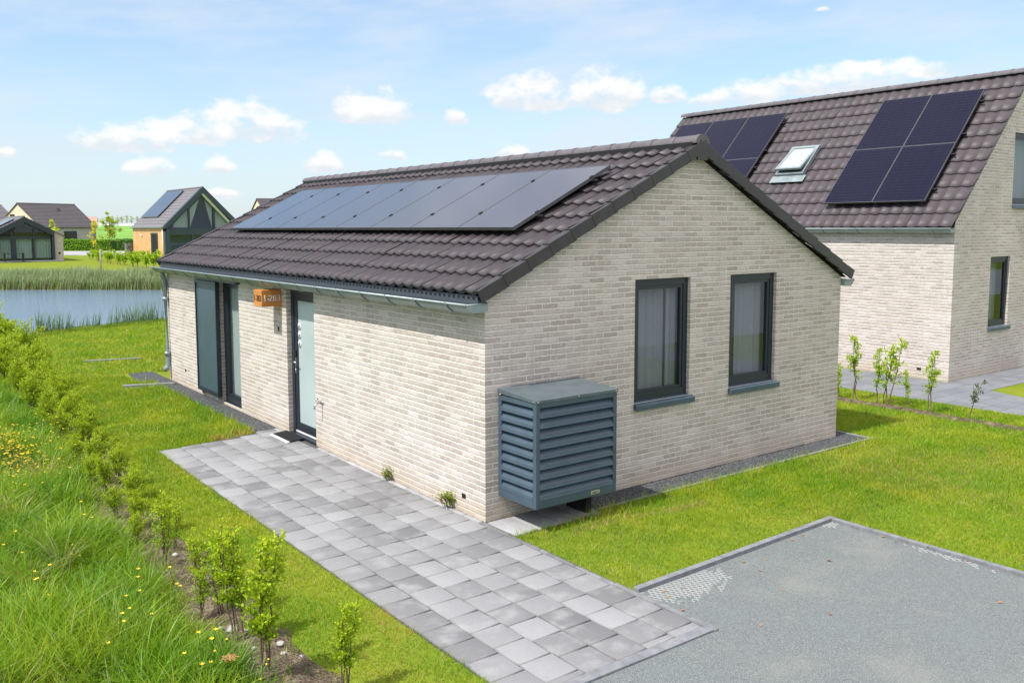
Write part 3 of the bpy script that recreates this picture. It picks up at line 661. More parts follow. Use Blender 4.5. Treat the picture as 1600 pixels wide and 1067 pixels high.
rb = MB(); rb.quad((HX0 + .1, HY0 + .1, .02), (HX1 - .1, HY0 + .1, .02), (HX1 - .1, HY1 - .1, .02), (HX0 + .1, HY1 - .1, .02)); rb.quad((HX0 + .1, HY0 + .1, 3), (HX1 - .1, HY0 + .1, 3), (HX1 - .1, HY1 - .1, 3), (HX0 + .1, HY1 - .1, 3)); rb.poly([(HX0 + .05, HY0 + 3, 0), (HX1 - .05, HY0 + 3, 0), (HX1 - .05, HY0 + 3, 2.9), (XR, HY0 + 3, 6.0), (HX0 + .05, HY0 + 3, 2.9)]); rb.build('interior', M['room'], H2)
for h in hw2: window(H2, tg, h[0], h[1], h[2], h[3], .045, True, [(h[0] + .3, h[1] - .05, h[2], h[3], .26)])
r2 = tile_roof('roof', M['tile_b'], 11.985, 3.02, XR, ZR + .03, HY0 - .03, HY1 + .05, .3665, 12, H2, .05, .232, .026, .030)
tile_roof('rear_roof', M['tile_b'], 2 * XR - 11.985, 3.02, XR, ZR + .03, HY0 - .03, HY1 + .05, .3665, 12, H2, .05, .232, .026, .030)
u_ = MB(); u_.add([(12.0, HY0 - .01, 2.99), (XR, HY0 - .01, ZR - .02), (2 * XR - 12.0, HY0 - .01, 2.99), (12.0, HY1 + .03, 2.99), (XR, HY1 + .03, ZR - .02), (2 * XR - 12.0, HY1 + .03, 2.99)], [(0, 1, 4, 3), (1, 2, 5, 4)]); u_.build('underlay', M['black'], r2)
ridge_caps('ridge_tiles', M['ridge'], XR, ZR + .035, HY0 - .05, HY1 + .07, .115, r2, .40)
gutter('gutter', HX0, 3.005, HY0 - .0, HY1 + .05, -1, H2, .20, .8)
s = MB(); s.box(12.02, 12.13, HY0 + .01, HY1, 2.99, 3.05); s.build('eaves_comb', M['black'], H2)
s = MB(); s.box(HX0 - .004, HX0, 1.84, 1.93, .17, .22); s.build('air_vent', M['black'], H2)
T2 = math.atan(S2); SS = Vector((math.cos(T2), 0, math.sin(T2))); NN = Vector((-math.sin(T2), 0, math.cos(T2))); OO = Vector((12.0, 0, 3.06))
for (ya, yb, nn) in ((1.98, 4.25, 2), (6.87, 10.45, 3)):
    for row in (0, 1):
        for k in range(nn):
            pw_ = (yb - ya) / nn; solar_panel(r2, OO, SS, NN, .55 + 1.665 * row, .55 + 1.655 * (row + 1), ya + pw_ * k, ya + pw_ * (k + 1), .12, M['pv_cell'], M['pv_frame'], .009, False)
for q in (.9, 1.9, 2.5, 3.5):
    for ya, yb in ((1.9, 4.3), (6.8, 10.5)): s = MB(); slope_box(s, OO, SS, NN, q, q + .04, ya, yb, .06, .112); s.build('mounting_rail', M['pv_frame_dark'], r2)
# skylight: fixed frame, flashing, tilted sash
sky = MB(); sa, sb = 1.60, 2.55; ya, yb = 5.32, 6.08
def sl_frame(b, O, S, N, t0, t1, y0, y1, h0, h1, w):
    slope_box(b, O, S, N, t0, t1, y0, y0 + w, h0, h1); slope_box(b, O, S, N, t0, t1, y1 - w, y1, h0, h1); slope_box(b, O, S, N, t0, t0 + w, y0 + w, y1 - w, h0, h1); slope_box(b, O, S, N, t1 - w, t1, y0 + w, y1 - w, h0, h1)
sl_frame(sky, OO, SS, NN, sa, sb, ya, yb, .02, .12, .07); sky = sky.build('skylight', M['zinc'], r2, .004)
s = MB(); slope_box(s, OO, SS, NN, sa - .22, sa - .01, ya - .08, yb + .08, .055, .062); s.build('flashing', M['zinc'], sky)
an = R(9); S3 = Vector((math.cos(T2 - an), 0, math.sin(T2 - an))); N3 = Vector((-math.sin(T2 - an), 0, math.cos(T2 - an))); O3 = OO + SS * ((sa + sb) / 2 + .02) + NN * .13
s = MB(); h_ = (sb - sa) / 2 - .02; sl_frame(s, O3, S3, N3, -h_, h_, ya + .03, yb - .03, -.01, .045, .06); s = s.build('sash', M['zinc'], sky, .004)
q = MB(); P = lambda t, y: tuple(O3 + S3 * t + N3 * .03 + Vector((0, y, 0))); q.quad(P(-h_ + .06, ya + .09), P(h_ - .06, ya + .09), P(h_ - .06, yb - .09), P(-h_ + .06, yb - .09)); q.build('pane', plain('skylight_pane', (.35, .38, .39), .08, 0, .03, 3, .8), s)

# ------------------------------------------------------------------ far houses
M['far_tile'] = far_tile_mat('far_tile', (.075, .066, .070)); M['far_tile_light'] = far_tile_mat('far_tile_light', (.15, .135, .14)); M['far_brick'] = plain('far_brick', (.36, .35, .34), .9, 0, .15, 5)
M['far_cream'] = plain('far_cream', (.62, .54, .42), .9, 0, .06, 3)
def far_house(root, A, ang, Ln, hw, ze, zr, mw, mr, ov=.15, gov=.1, gable0=True, mg=None):
    ca, sa_ = math.cos(R(ang)), math.sin(R(ang)); tf = lambda u, v, z: (A[0] + u * ca - v * sa_, A[1] + u * sa_ + v * ca, z)
    w = MB(tf)
    for v in (-hw, hw): w.quad((0, v, 0), (Ln, v, 0), (Ln, v, ze), (0, v, ze))
    w.poly([(Ln, -hw, 0), (Ln, hw, 0), (Ln, hw, ze), (Ln, 0, zr - .15), (Ln, -hw, ze)])
    if gable0 and not mg: w.poly([(0, -hw, 0), (0, hw, 0), (0, hw, ze), (0, 0, zr - .15), (0, -hw, ze)])
    w.build('wall', mw, root)
    if gable0 and mg: g = MB(tf); g.poly([(0, -hw, 0), (0, hw, 0), (0, hw, ze), (0, 0, zr - .15), (0, -hw, ze)]); g.build('gable_wall', mg, root)
    sl = (zr - ze) / hw; n = int(math.hypot(hw, zr - ze) / .36); b = MB(tf)
    for sg_ in (-1, 1):
        for i in range(n):
            v0 = (hw + ov) * (1 - i / n); v1 = (hw + ov) * (1 - (i + 1) / n); z0 = zr - v0 * sl; z1 = zr - v1 * sl
            b.add([(-gov, sg_ * v0, z0 - .09), (Ln + gov, sg_ * v0, z0 - .09), (-gov, sg_ * v0, z0 + .05), (Ln + gov, sg_ * v0, z0 + .05), (-gov, sg_ * v1, z1), (Ln + gov, sg_ * v1, z1), (-gov, sg_ * v1, z1 - .09), (Ln + gov, sg_ * v1, z1 - .09)],
                  [(0, 1, 3, 2), (2, 3, 5, 4), (0, 2, 4, 6), (1, 3, 5, 7), (0, 6, 7, 1)])
    r = b.build('roof', mr, root, fix=False)
    c = MB(tf); c.tube([(-gov, 0, zr + .0), (Ln + gov, 0, zr + .0)], .1, 8); c.build('ridge_tiles', mr, r)
    return tf, r, sl
# timber-clad house with a glass gable
TH_ = thing('timber_house', 'timber-clad house with glazed dark gable and solar panels across the pond', 'house', (21.6, 79.5, 0))
tA = (21.65, 74.2); hw = 3.5
tf, r, sl = far_house(TH_, tA, 90, 10.5, hw, 3.25, 6.75, M['larch'], M['far_tile_light'], .1, .12, False)
# in this frame u = +y, v = -x: left side is v = +hw
fr = MB(tf); e = .32
for sgn in (-1, 1):
    fr.hexa([(-.35, sgn * (hw + .02), 3.32 - .55), (.12, sgn * (hw + .02), 3.32 - .55), (.12, sgn * .0, 6.85 - .62), (-.35, sgn * .0, 6.85 - .62), (-.35, sgn * (hw + .02), 3.32), (.12, sgn * (hw + .02), 3.32), (.12, 0, 6.83), (-.35, 0, 6.83)])
    fr.box(-.35, .12, min(sgn * (hw + .02), sgn * (hw - .42)), max(sgn * (hw + .02), sgn * (hw - .42)), 0, 3.0)
fr.box(-.1, .1, -hw + .42, hw - .42, 2.45, 3.0)
for v in (-1.05, 1.25): fr.box(-.06, .08, v - .07, v + .07, 3.0, 5.25)
for v in (-1.3, .95): fr.box(-.06, .08, v - .14, v + .14, 0, 2.45)
fr.build('gable_frame', plain('far_anthracite', (.030, .052, .066), .5), TH_)
s = MB(tf); s.prism([(-3.05, 3.02), (0, 6.25), (.14, 6.1), (-2.8, 3.02)], 'x', -.3, .1); s.build('soffit', plain('pale_soffit', (.42, .48, .36), .7), TH_)
s = MB(tf); s.poly([(.05, -3.0, 0), (.05, 3.0, 0), (.05, 3.0, 3.1), (.05, 0, 6.15), (.05, -3.0, 3.1)]); s.build('glazing', M['glass_far'], TH_)
s = MB(tf); s.box(.2, 10, -3.3, 3.3, .005, .05); s.box(1.2, 1.25, -3.3, 3.3, .05, 2.5); s.poly([(2.6, -3.2, 2.6), (2.6, 3.2, 2.6), (2.6, 3.2, 3.1), (2.6, 0, 6.3), (2.6, -3.2, 3.1)]); s.box(.2, 5, -3.3, 3.3, 2.52, 2.6); s.build('interior', plain('far_room', (.13, .21, .38), .9), TH_)
s = MB(tf)
for v0, v1 in ((1.3, 2.6), (-2.9, -1.2)): s.add([(.25, v0 + (v1 - v0) * i / 20, z) for i in range(21) for z in (3.1, max(3.2, 6.0 - abs(v0 + (v1 - v0) * i / 20) * 1.0))], [(2 * i, 2 * i + 2, 2 * i + 3, 2 * i + 1) for i in range(20)])
s.add([(.25, -.9, 3.1), (.25, -.25, 5.7), (.25, -.95, 4.9)], [(0, 1, 2)]); s.add([(.25, 1.1, 3.1), (.25, .2, 5.7), (.25, 1.1, 4.8)], [(0, 1, 2)])
s.build('curtain', M['white'], TH_)
s = MB(tf); s.box(2.0, 4.15, hw - .02, hw + .05, .05, 2.62); d_ = s.build('side_door', M['anth'], TH_); s = MB(tf); s.box(2.35, 3.75, hw + .05, hw + .06, .15, 2.5); s.build('pane', M['black'], d_)
s = MB(tf); s.tube([(7.2, hw, 2.35), (7.2, hw + .15, 2.35)], .1, 8); s.build('wall_lamp', M['white'], TH_)
s = MB(tf); s.tube([(.25, hw + .08, 0), (.25, hw + .08, 3.1)], .05, 8); s.build('downpipe', M['white'], TH_)
s = MB(tf); s.box(-.1, 10.6, hw + .1, hw + .25, 3.08, 3.2); s.build('gutter', M['zinc'], TH_)
far_pv = plain('far_panel', (.05, .055, .075), .15, 0, .1, .5, .7)
for k in range(2):
    for q in range(3):
        t0, t1 = (.10 + .36 * k, .10 + .36 * (k + 1) - .012); u0, u1 = 4.3 + 1.9 * q, 4.3 + 1.9 * (q + 1) - .03; b = MB(tf)
        P = lambda t, u, h: (u, hw * (1 - t), 3.25 + 3.5 * t + h)
        b.hexa([P(t0 + .1, u0, .15), P(t1 + .1, u0, .15), P(t1 + .1, u1, .15), P(t0 + .1, u1, .15), P(t0 + .1, u0, .22), P(t1 + .1, u0, .22), P(t1 + .1, u1, .22), P(t0 + .1, u1, .22)]); b.build('solar_panel', far_pv, r)
# gabion beside it
gb = MB(); gb.box(17.55, 18.1, 84.95, 85.7, 0, 1.55); tag(gb.build('gabion', plain('gabion_stone', (.16, .16, .16), .9, 0, .6, 6)), 'dark stone gabion standing at the rear corner of the timber house', 'gabion')
# dark glazed bungalow at far left
GH = thing('glazed_bungalow', 'low bungalow with dark glazed gable and terrace across the pond', 'house', (8.5, 89, 0))
gA = (8.5, 84.3); hw = 3.22
tf, r, sl = far_house(GH, gA, 90, 11, hw, 2.42, 4.15, M['far_brick'], M['far_tile_light'], .12, .08, False)
M['far_pier'] = plain('far_pier', (.47, .42, .37), .9, 0, .1, 5)
for v0, v1 in ((-3.22, -2.45), (3.22, 2.45)): b = MB(tf); b.poly([(0, v0, 0), (0, v1, 0), (0, v1, 2.80), (0, v0, 2.42)]); b.build('pier', M['far_pier'], GH, fix=False)
b = MB(tf); hf = 2.44
for sgn in (-1, 1):
    b.hexa([(-.3, sgn * hf, 2.32), (.3, sgn * hf, 2.32), (.3, 0, 3.62), (-.3, 0, 3.62), (-.3, sgn * hf, 2.84), (.3, sgn * hf, 2.84), (.3, 0, 4.1), (-.3, 0, 4.1)])
    b.box(-.3, .3, min(sgn * hf, sgn * (hf - .2)), max(sgn * hf, sgn * (hf - .2)), .12, 2.32)
b.box(.1, .3, -hf + .2, hf - .2, 2.1, 2.32); b.box(.1, .3, -hf + .2, hf - .2, .1, .2)
for v in (1.05, -.75): b.box(.1, .28, v - .08, v + .08, .2, 2.1); b.box(.12, .28, v - .07, v + .07, 2.32, 3.1)
b.box(.1, .28, .72, .98, .2, 2.1)
b.build('gable_frame', plain('dark_frame', (.022, .032, .042), .5), GH)
b = MB(tf); b.poly([(.22, -2.24, .2), (.22, 2.24, .2), (.22, 2.24, 2.45), (.22, 0, 3.65), (.22, -2.24, 2.45)]); b.build('glazing', M['glass_far'], GH)
cc = plain('far_curtain', (.62, .68, .62), .9, 0, .05)
for v0, v1 in ((-2.2, -.85), (-.65, .7), (1.15, 2.2)): b = MB(tf); n = 40; b.add([(.42 + .06 * math.sin((v0 + (v1 - v0) * i / n) * 26), v0 + (v1 - v0) * i / n, z) for i in range(n + 1) for z in (.3, 2.1)], [(2 * i, 2 * i + 2, 2 * i + 3, 2 * i + 1) for i in range(n)], True); b.build('curtain', cc, GH)
b = MB(tf); b.box(.31, 6, -2.9, 2.9, .005, .06); b.poly([(.9, -2.6, .1), (.9, 2.6, .1), (.9, 2.6, 2.4), (.9, 0, 3.9), (.9, -2.6, 2.4)]); b.build('interior', plain('dark_room', (.06, .07, .07), .9), GH)
b = MB(tf); b.box(-1.6, -.31, -3.0, 4.5, .0, .1); b.build('terrace', M['concrete'], GH)
b = MB(tf); b.tube([(-.02, -2.86, .75), (.0, -2.86, .75)], .1, 10); b.build('wall_vent', M['black'], GH)
for k in range(3):
    b = MB(tf); P = lambda t, u, h: (u, hw * (1 - t), 2.42 + 1.73 * t + h); u0 = 1.0 + 1.2 * k; b.hexa([P(.25, u0, .12), P(.8, u0, .12), P(.8, u0 + 1.17, .12), P(.25, u0 + 1.17, .12), P(.25, u0, .2), P(.8, u0, .2), P(.8, u0 + 1.17, .2), P(.25, u0 + 1.17, .2)]); b.build('solar_panel', far_pv, r)
# terrace table
tb = thing('garden_table', 'dark metal garden table standing on the terrace of the glazed bungalow', 'table', (7.4, 82.3, .0))
b = MB(); b.box(6.45, 8.15, 82.35, 83.1, .80, .85); b.build('table_top', M['anth'], tb)
for xx in (6.55, 8.05):
    for yy in (82.4, 83.0): b = MB(); b.box(xx - .04, xx + .04, yy, yy + .06, .10, .80); b.build('leg', M['anth'], tb)
# grey house behind the hedge
G5 = thing('grey_house', 'grey brick house with dark roof and sunlit-toned gable behind the clipped hedge', 'house', (21, 150, 0))
tf, r, sl = far_house(G5, (17.67, 150.84), 28, 10.4, 5.0, 3.45, 7.05, M['far_brick'], M['far_tile'], .3, .15, True, M['far_cream'])  # sunlit tone of the gable put into its paler wall colour
b = MB(tf); b.box(-.03, .0, .8, 1.9, 4.3, 5.3); b.build('gable_window', M['black'], G5)
b = MB(tf); b.box(4.3, 6.6, -5.12, -5.0, .1, 2.6); w_ = b.build('dark_door', M['anth'], G5); b = MB(tf); b.box(4.4, 5.0, -5.14, -5.12, .2, 2.5); b.build('pane', M['glass_far'], w_)
b = MB(tf); b.tube([(10.3, -5.08, 0), (10.3, -5.08, 3.4)], .06, 8); b.build('downpipe', M['zinc'], G5)
b = MB(tf); b.box(6.0, 6.4, -1.6, -1.3, 5.6, 6.3); b.build('roof_vent', M['far_tile'], r)
G6 = thing('dark_roofed_house', 'house at the left photo edge showing only a dark roof end', 'house', (10, 162, 0))
far_house(G6, (7.5, 159.0), 28, 10.8, 5.0, 3.45, 7.0, M['far_cream'], M['far_tile_light'], .3, .15)
G7 = thing('sunlit_gabled_house', 'distant house with sunlit-toned gable peeking over the bungalow roof', 'house', (48, 118, 0))
tf, r, sl = far_house(G7, (44.47, 118.73), 0, 10, 5.0, 3.6, 7.3, M['far_brick'], M['far_tile'], .3, .15, True, M['far_cream'])  # paler gable colour carries the sunlight on that side
b = MB(tf); b.box(-.03, 0, -1.0, -.2, 4.9, 5.9); b.build('gable_window', M['black'], G7)
G8 = thing('red_roofed_farmhouse', 'small farmhouse with red tiled roof on the far horizon', 'house', (118, 578, 4.5))
far_house(G8, (113.5, 579), -10, 9, 4.5, 6.2, 9.9, M['far_cream'], plain('red_tile', (.55, .28, .24), .8), .2, .1)
for i, (x, y, ln) in enumerate(((130, 628, 13), (146, 617, 17))):
    gr = thing('greenhouse', ['low white greenhouse, left of the two on the horizon', 'low white greenhouse, right of the two on the horizon'][i], 'greenhouse', (x, y, 0), 'greenhouses on the horizon')
    far_house(gr, (x, y), -36, ln, 4, 5.0, 5.6, M['white'], M['white'], .1, .1)

# ------------------------------------------------------------------ vegetation
CAM = np.array([-5.2338, -7.2623, 3.0627])
def leaves_np(P, dirs, Lf, Wf, cols):
    n = len(P); d = dirs / np.linalg.norm(dirs, axis=1, keepdims=True); r = rng.normal(size=(n, 3)); s = np.cross(d, r); s /= np.linalg.norm(s, axis=1, keepdims=True) + 1e-9
    u = np.cross(s, d); Lf = Lf[:, None]; Wf = Wf[:, None]
    V = np.stack([P, P + d * Lf * .5 + s * Wf * .5 + u * Wf * .12, P + d * Lf - u * Lf * .1, P + d * Lf * .5 - s * Wf * .5 + u * Wf * .12], 1).reshape(-1, 3)
    i = np.arange(n) * 4; F = [np.stack([i, i + 1, i + 2], 1), np.stack([i, i + 2, i + 3], 1)]
    return V, F, np.repeat(cols, 4, 0)
def blades_np(P, h, w, lean, ang, segs, c0, c1, rot=None):
    """curved tapering blades; c0 base colour, c1 tip colour"""
    n = len(P); rot = rng.uniform(0, 6.283, n) if rot is None else rot; side = np.stack([np.cos(rot), np.sin(rot), np.zeros(n)], 1); ld = np.stack([np.cos(ang), np.sin(ang), np.zeros(n)], 1)
    rows = []; cols = []
    for k in range(segs + 1):
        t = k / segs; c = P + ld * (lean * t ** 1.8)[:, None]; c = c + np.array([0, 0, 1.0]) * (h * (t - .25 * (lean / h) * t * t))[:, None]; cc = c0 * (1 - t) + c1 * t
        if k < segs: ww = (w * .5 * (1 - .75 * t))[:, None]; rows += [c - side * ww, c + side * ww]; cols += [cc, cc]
        else: rows.append(c); cols.append(cc)
    q = len(rows); V = np.stack(rows, 1).reshape(-1, 3); C = np.stack(cols, 1).reshape(-1, 3); i = np.arange(n) * q; F = []
    if segs > 1: F.append(np.concatenate([np.stack([i + 2 * k, i + 2 * k + 1, i + 2 * k + 3, i + 2 * k + 2], 1) for k in range(segs - 1)]))
    F.append(np.stack([i + 2 * segs - 2, i + 2 * segs - 1, i + 2 * segs], 1)); return V, F, C
def mixcol(a, b, t): a = np.array(a); b = np.array(b); return a + (b - a) * t[:, None]
def vnoise(x, y, s, seed=0):
    """smooth value noise for planting density"""
    g = np.random.default_rng(seed).uniform(0, 1, (64, 64)); u = x * s + 500; v = y * s + 500; i = np.floor(u).astype(int); j = np.floor(v).astype(int); f = u - i; e = v - j; f = f * f * (3 - 2 * f); e = e * e * (3 - 2 * e)
    G = lambda a, b: g[a % 64, b % 64]
    return (G(i, j) * (1 - f) + G(i + 1, j) * f) * (1 - e) + (G(i, j + 1) * (1 - f) + G(i + 1, j + 1) * f) * e
def bedc(y): return np.interp(y, [-4, 3, 5, 9, 16, 20], [-2.97, -2.95, -2.66, -2.42, -2.10, -1.75])
def bank(x): return np.interp(x, [-9, -4, -1.17, .5, 3.4, 8], [17, 19.9, 21.2, 22.2, 23.2, 25])
def on_lawn(x, y):
    m = y < bank(x) - .1
    def cut(c): nonlocal m; m &= ~c
    wob = .02 * np.sin(x * 9) + .02 * np.sin(y * 11 + 1) + rng.normal(0, .012, len(x))
    cut((x > -.02) & (x < 6.32) & (y > 0) & (y < 10.95)); cut((x > -1.88 + wob) & (x < -.06 - wob) & (y > -3.1) & (y < 5.03 + (x + 1.86) * .2 + wob))
    cut((x > -.1) & (x < 1.0 + wob * 2) & (y > -.50 + wob) & (y < 0)); cut((x > 0) & (x < 6.66) & (y > -.37 + wob) & (y < .45)); cut((x > -.36 + wob) & (x <= 0) & (y > 5.1) & (y < 11.3)); cut((x > -.62) & (x < 0) & (y > 10.9) & (y < 12.2))
    cut((x > -.05) & (x < GX + .07) & (y < -2.10 + wob)); cut((x > -2.0) & (x < .1) & (y < -2.96)); cut((abs(x - 8.9) < .11 + wob * 3) & (y > -9) & (y < 6)); cut((x > 9.93 + wob) & (y < 14)); cut((x > 12.1) & (y < 14))
    cut((x > -1.05) & (x < -.1) & (abs(y - (10.45 - .33 * (x + 1.02))) < .07))
    cut(x < bedc(y) + .10 + .22 * vnoise(x, y, 2.3, 51) + wob)
    return m
def lawn():
    Vs, Fs, Cs = [], [], []; nv = 0
    for x0, x1, y0, y1, dens in ((-2.9, -.9, -3.2, 6, 5200), (-2.6, 0, 5, 12, 3000), (-2.4, 4, 12, 23, 900), (-.1, 5, -2.2, 0, 5200), (2.9, 8.2, -5, -1, 4200), (5, 10, -2, 1, 3000), (6.3, 10, 1, 9, 1300), (3, 9.9, -8.3, -5, 1300), (8.2, 9.9, -5, -2, 1300)):
        n = int((x1 - x0) * (y1 - y0) * dens); x = rng.uniform(x0, x1, n); y = rng.uniform(y0, y1, n)
        k = on_lawn(x, y); x, y = x[k], y[k]; n = len(x); d = np.hypot(x - CAM[0], y - CAM[1]); sc = np.clip(d / 9, .8, 2.6)
        nz = vnoise(x, y, 1.6, 3); h = rng.uniform(.022, .05, n) * (.75 + .6 * nz) * np.sqrt(sc)
        tall = (rng.uniform(0, 1, n) < .25) & (((y > -.75) & (y < -.3) & (x < 2.6) & (x > -.1)) | ((abs(y - .3 + .85) < .18) & (x < 6.7) & (x > 2.4)) | ((x > -.75) & (y > 5.2) & (y < 11))); h = np.where(tall, h * rng.uniform(1.6, 3.0, n), h)
        w = rng.uniform(.0035, .006, n) * sc * 1.25
        t = np.clip(rng.uniform(0, 1, n) * .7 + (vnoise(x, y, 3.1, 5) - .5) * .8 + .15, 0, 1)
        c1 = mixcol((.17, .335, .006), (.34, .43, .014), t); dry = rng.uniform(0, 1, n) < .08 + .30 * np.clip(vnoise(x, y, 1.0, 9) * 1.7 - .9, 0, 1); dry |= rng.uniform(0, 1, n) < .75 * np.exp(-((y + .80 + .05 * (x - 1) + .05 * np.sin(x * 4)) / .07) ** 2) * ((x > .15) & (x < 2.4)) * (.3 + vnoise(x, y, 2.4, 61)); c1[dry] = mixcol((0.341, 0.291, 0.068), (0.434, 0.384, 0.149), rng.uniform(0, 1, dry.sum()))
        edge = ((np.abs(x + 1.95) < .14) & (rng.uniform(0, 1, n) < .5) & (np.abs(y + 1.45) < .28)) | ((np.abs(y - 5.36) < .16) & (np.abs(x + .72) < .35) & (rng.uniform(0, 1, n) < .5)); c1[edge] = mixcol((.48, .25, .10), (.46, .34, .09), rng.uniform(0, 1, edge.sum()))
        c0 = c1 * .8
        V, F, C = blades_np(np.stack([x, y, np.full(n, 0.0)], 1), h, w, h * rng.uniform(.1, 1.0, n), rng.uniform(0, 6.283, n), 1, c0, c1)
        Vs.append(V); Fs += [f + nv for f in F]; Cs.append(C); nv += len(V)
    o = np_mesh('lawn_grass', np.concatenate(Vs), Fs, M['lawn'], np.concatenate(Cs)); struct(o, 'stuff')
lawn()
# soil strips
def soil_strip(pts, wd, name):
    b = MB(); vs = []; n = len(pts)
    for i, (x, y) in enumerate(pts):
        a = wd * (.8 + .5 * random.random())
        for k, (o, z) in enumerate(((-a, .004), (-a * .4, .03), (0, .04), (a * .4, .03), (a, .004))): vs.append((x + o, y + random.uniform(-.03, .03), z + random.uniform(0, .018) * (0 < k < 4)))
    b.add(vs, [(5 * i + k, 5 * i + k + 1, 5 * i + 5 + k + 1, 5 * i + 5 + k) for i in range(n - 1) for k in range(4)], True); o = b.build(name, M['soil']); return struct(o)
soil_strip([(float(bedc(y)), y) for y in np.arange(-4.5, 19, .18)], .27, 'planting_bed')
soil_strip([(8.9 + .03 * math.sin(y * 3), y) for y in np.arange(-9, 6, .18)], .12, 'planting_bed')
for i, (x, y, r) in enumerate(((-3.02, -.92, .045), (-3.08, -.84, .02), (-2.93, -.98, .022), (-2.82, -1.35, .03), (-2.86, -1.5, .02), (-2.78, -1.62, .018), (-3.0, -1.3, .02), (-2.9, .9, .03))):
    bm = bmesh.new(); bmesh.ops.create_icosphere(bm, subdivisions=2, radius=r)
    for v in bm.verts: v.co *= random.uniform(.85, 1.1); v.co.z *= .65
    me = D.meshes.new('pebble'); bm.to_mesh(me); bm.free(); o = link('pebble', me, M['pebble']); o.location = (x, y, .045 + r * .2)
    tag(o, 'largest pale stone lying on the soil strip between the shrubs' if i == 0 else 'small stone lying on the bare soil under the shrubs', 'stone', 'stones on the soil strip')

def long_grass():
    Vs, Fs, Cs = [], [], []; nv = 0
    for y0, y1, xl, dens, sc in ((-8, -3.6, 4.5, 900, 1.4), (-3.6, 9, 5.2, 350, 1.5), (9, 20, 5, 250, 2), (-3.6, 2, 2.4, 3200, 1), (2, 7, 2.4, 2200, 1.2), (7, 13, 2.2, 1700, 1.5), (13, 20, 2.2, 900, 2)):
        n = int((y1 - y0) * xl * dens); y = rng.uniform(y0, y1, n); x = bedc(y) + .20 - rng.uniform(0, 1, n) ** 1.05 * xl
        off = bedc(y) - x; k = (rng.uniform(0, 1, n) < np.clip((off - .02) / .28, np.where(y > 1.2, .40, .10), 1) * (.45 + .75 * vnoise(x, y, 2.2, 21))) & (y < bank(x) - .3); x, y, off = x[k], y[k], off[k]; n = len(x)
        nz = vnoise(x, y, 1.9, 22); h = rng.uniform(.12, .40, n) * (.35 + 1.1 * nz) * np.clip(.4 + off * 1.1, .4, 1.1); w = rng.uniform(.005, .0115, n) * sc
        t = np.clip(rng.uniform(0, 1, n) * .75 + (vnoise(x, y, 2.6, 23) - .5) * .6, 0, 1); c1 = mixcol((.15, .33, .010), (.37, .47, .026), t); pale = rng.uniform(0, 1, n) < .05; c1[pale] = mixcol((0.341, 0.347, 0.149), (0.409, 0.372, 0.198), rng.uniform(0, 1, pale.sum()))
        ang = vnoise(x, y, 1.6, 24) * 9 + rng.normal(0, 1.8, n)
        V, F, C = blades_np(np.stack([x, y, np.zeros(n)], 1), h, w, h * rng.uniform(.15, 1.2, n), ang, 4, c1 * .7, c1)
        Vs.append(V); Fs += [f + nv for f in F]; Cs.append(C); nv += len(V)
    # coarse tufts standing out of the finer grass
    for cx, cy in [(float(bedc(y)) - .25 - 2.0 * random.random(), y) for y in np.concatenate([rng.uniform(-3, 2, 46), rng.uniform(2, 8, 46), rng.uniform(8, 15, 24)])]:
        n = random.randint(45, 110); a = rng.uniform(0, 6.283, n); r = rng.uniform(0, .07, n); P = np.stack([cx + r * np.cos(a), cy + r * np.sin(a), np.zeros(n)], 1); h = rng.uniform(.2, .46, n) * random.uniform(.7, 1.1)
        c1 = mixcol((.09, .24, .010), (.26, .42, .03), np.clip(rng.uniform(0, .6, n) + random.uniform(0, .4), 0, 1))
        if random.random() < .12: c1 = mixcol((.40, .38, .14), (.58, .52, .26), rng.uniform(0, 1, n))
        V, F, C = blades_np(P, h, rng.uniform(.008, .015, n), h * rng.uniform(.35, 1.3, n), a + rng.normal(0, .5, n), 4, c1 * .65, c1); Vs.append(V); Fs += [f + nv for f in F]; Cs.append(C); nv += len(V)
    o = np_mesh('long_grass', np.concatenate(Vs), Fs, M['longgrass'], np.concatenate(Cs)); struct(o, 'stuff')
long_grass()
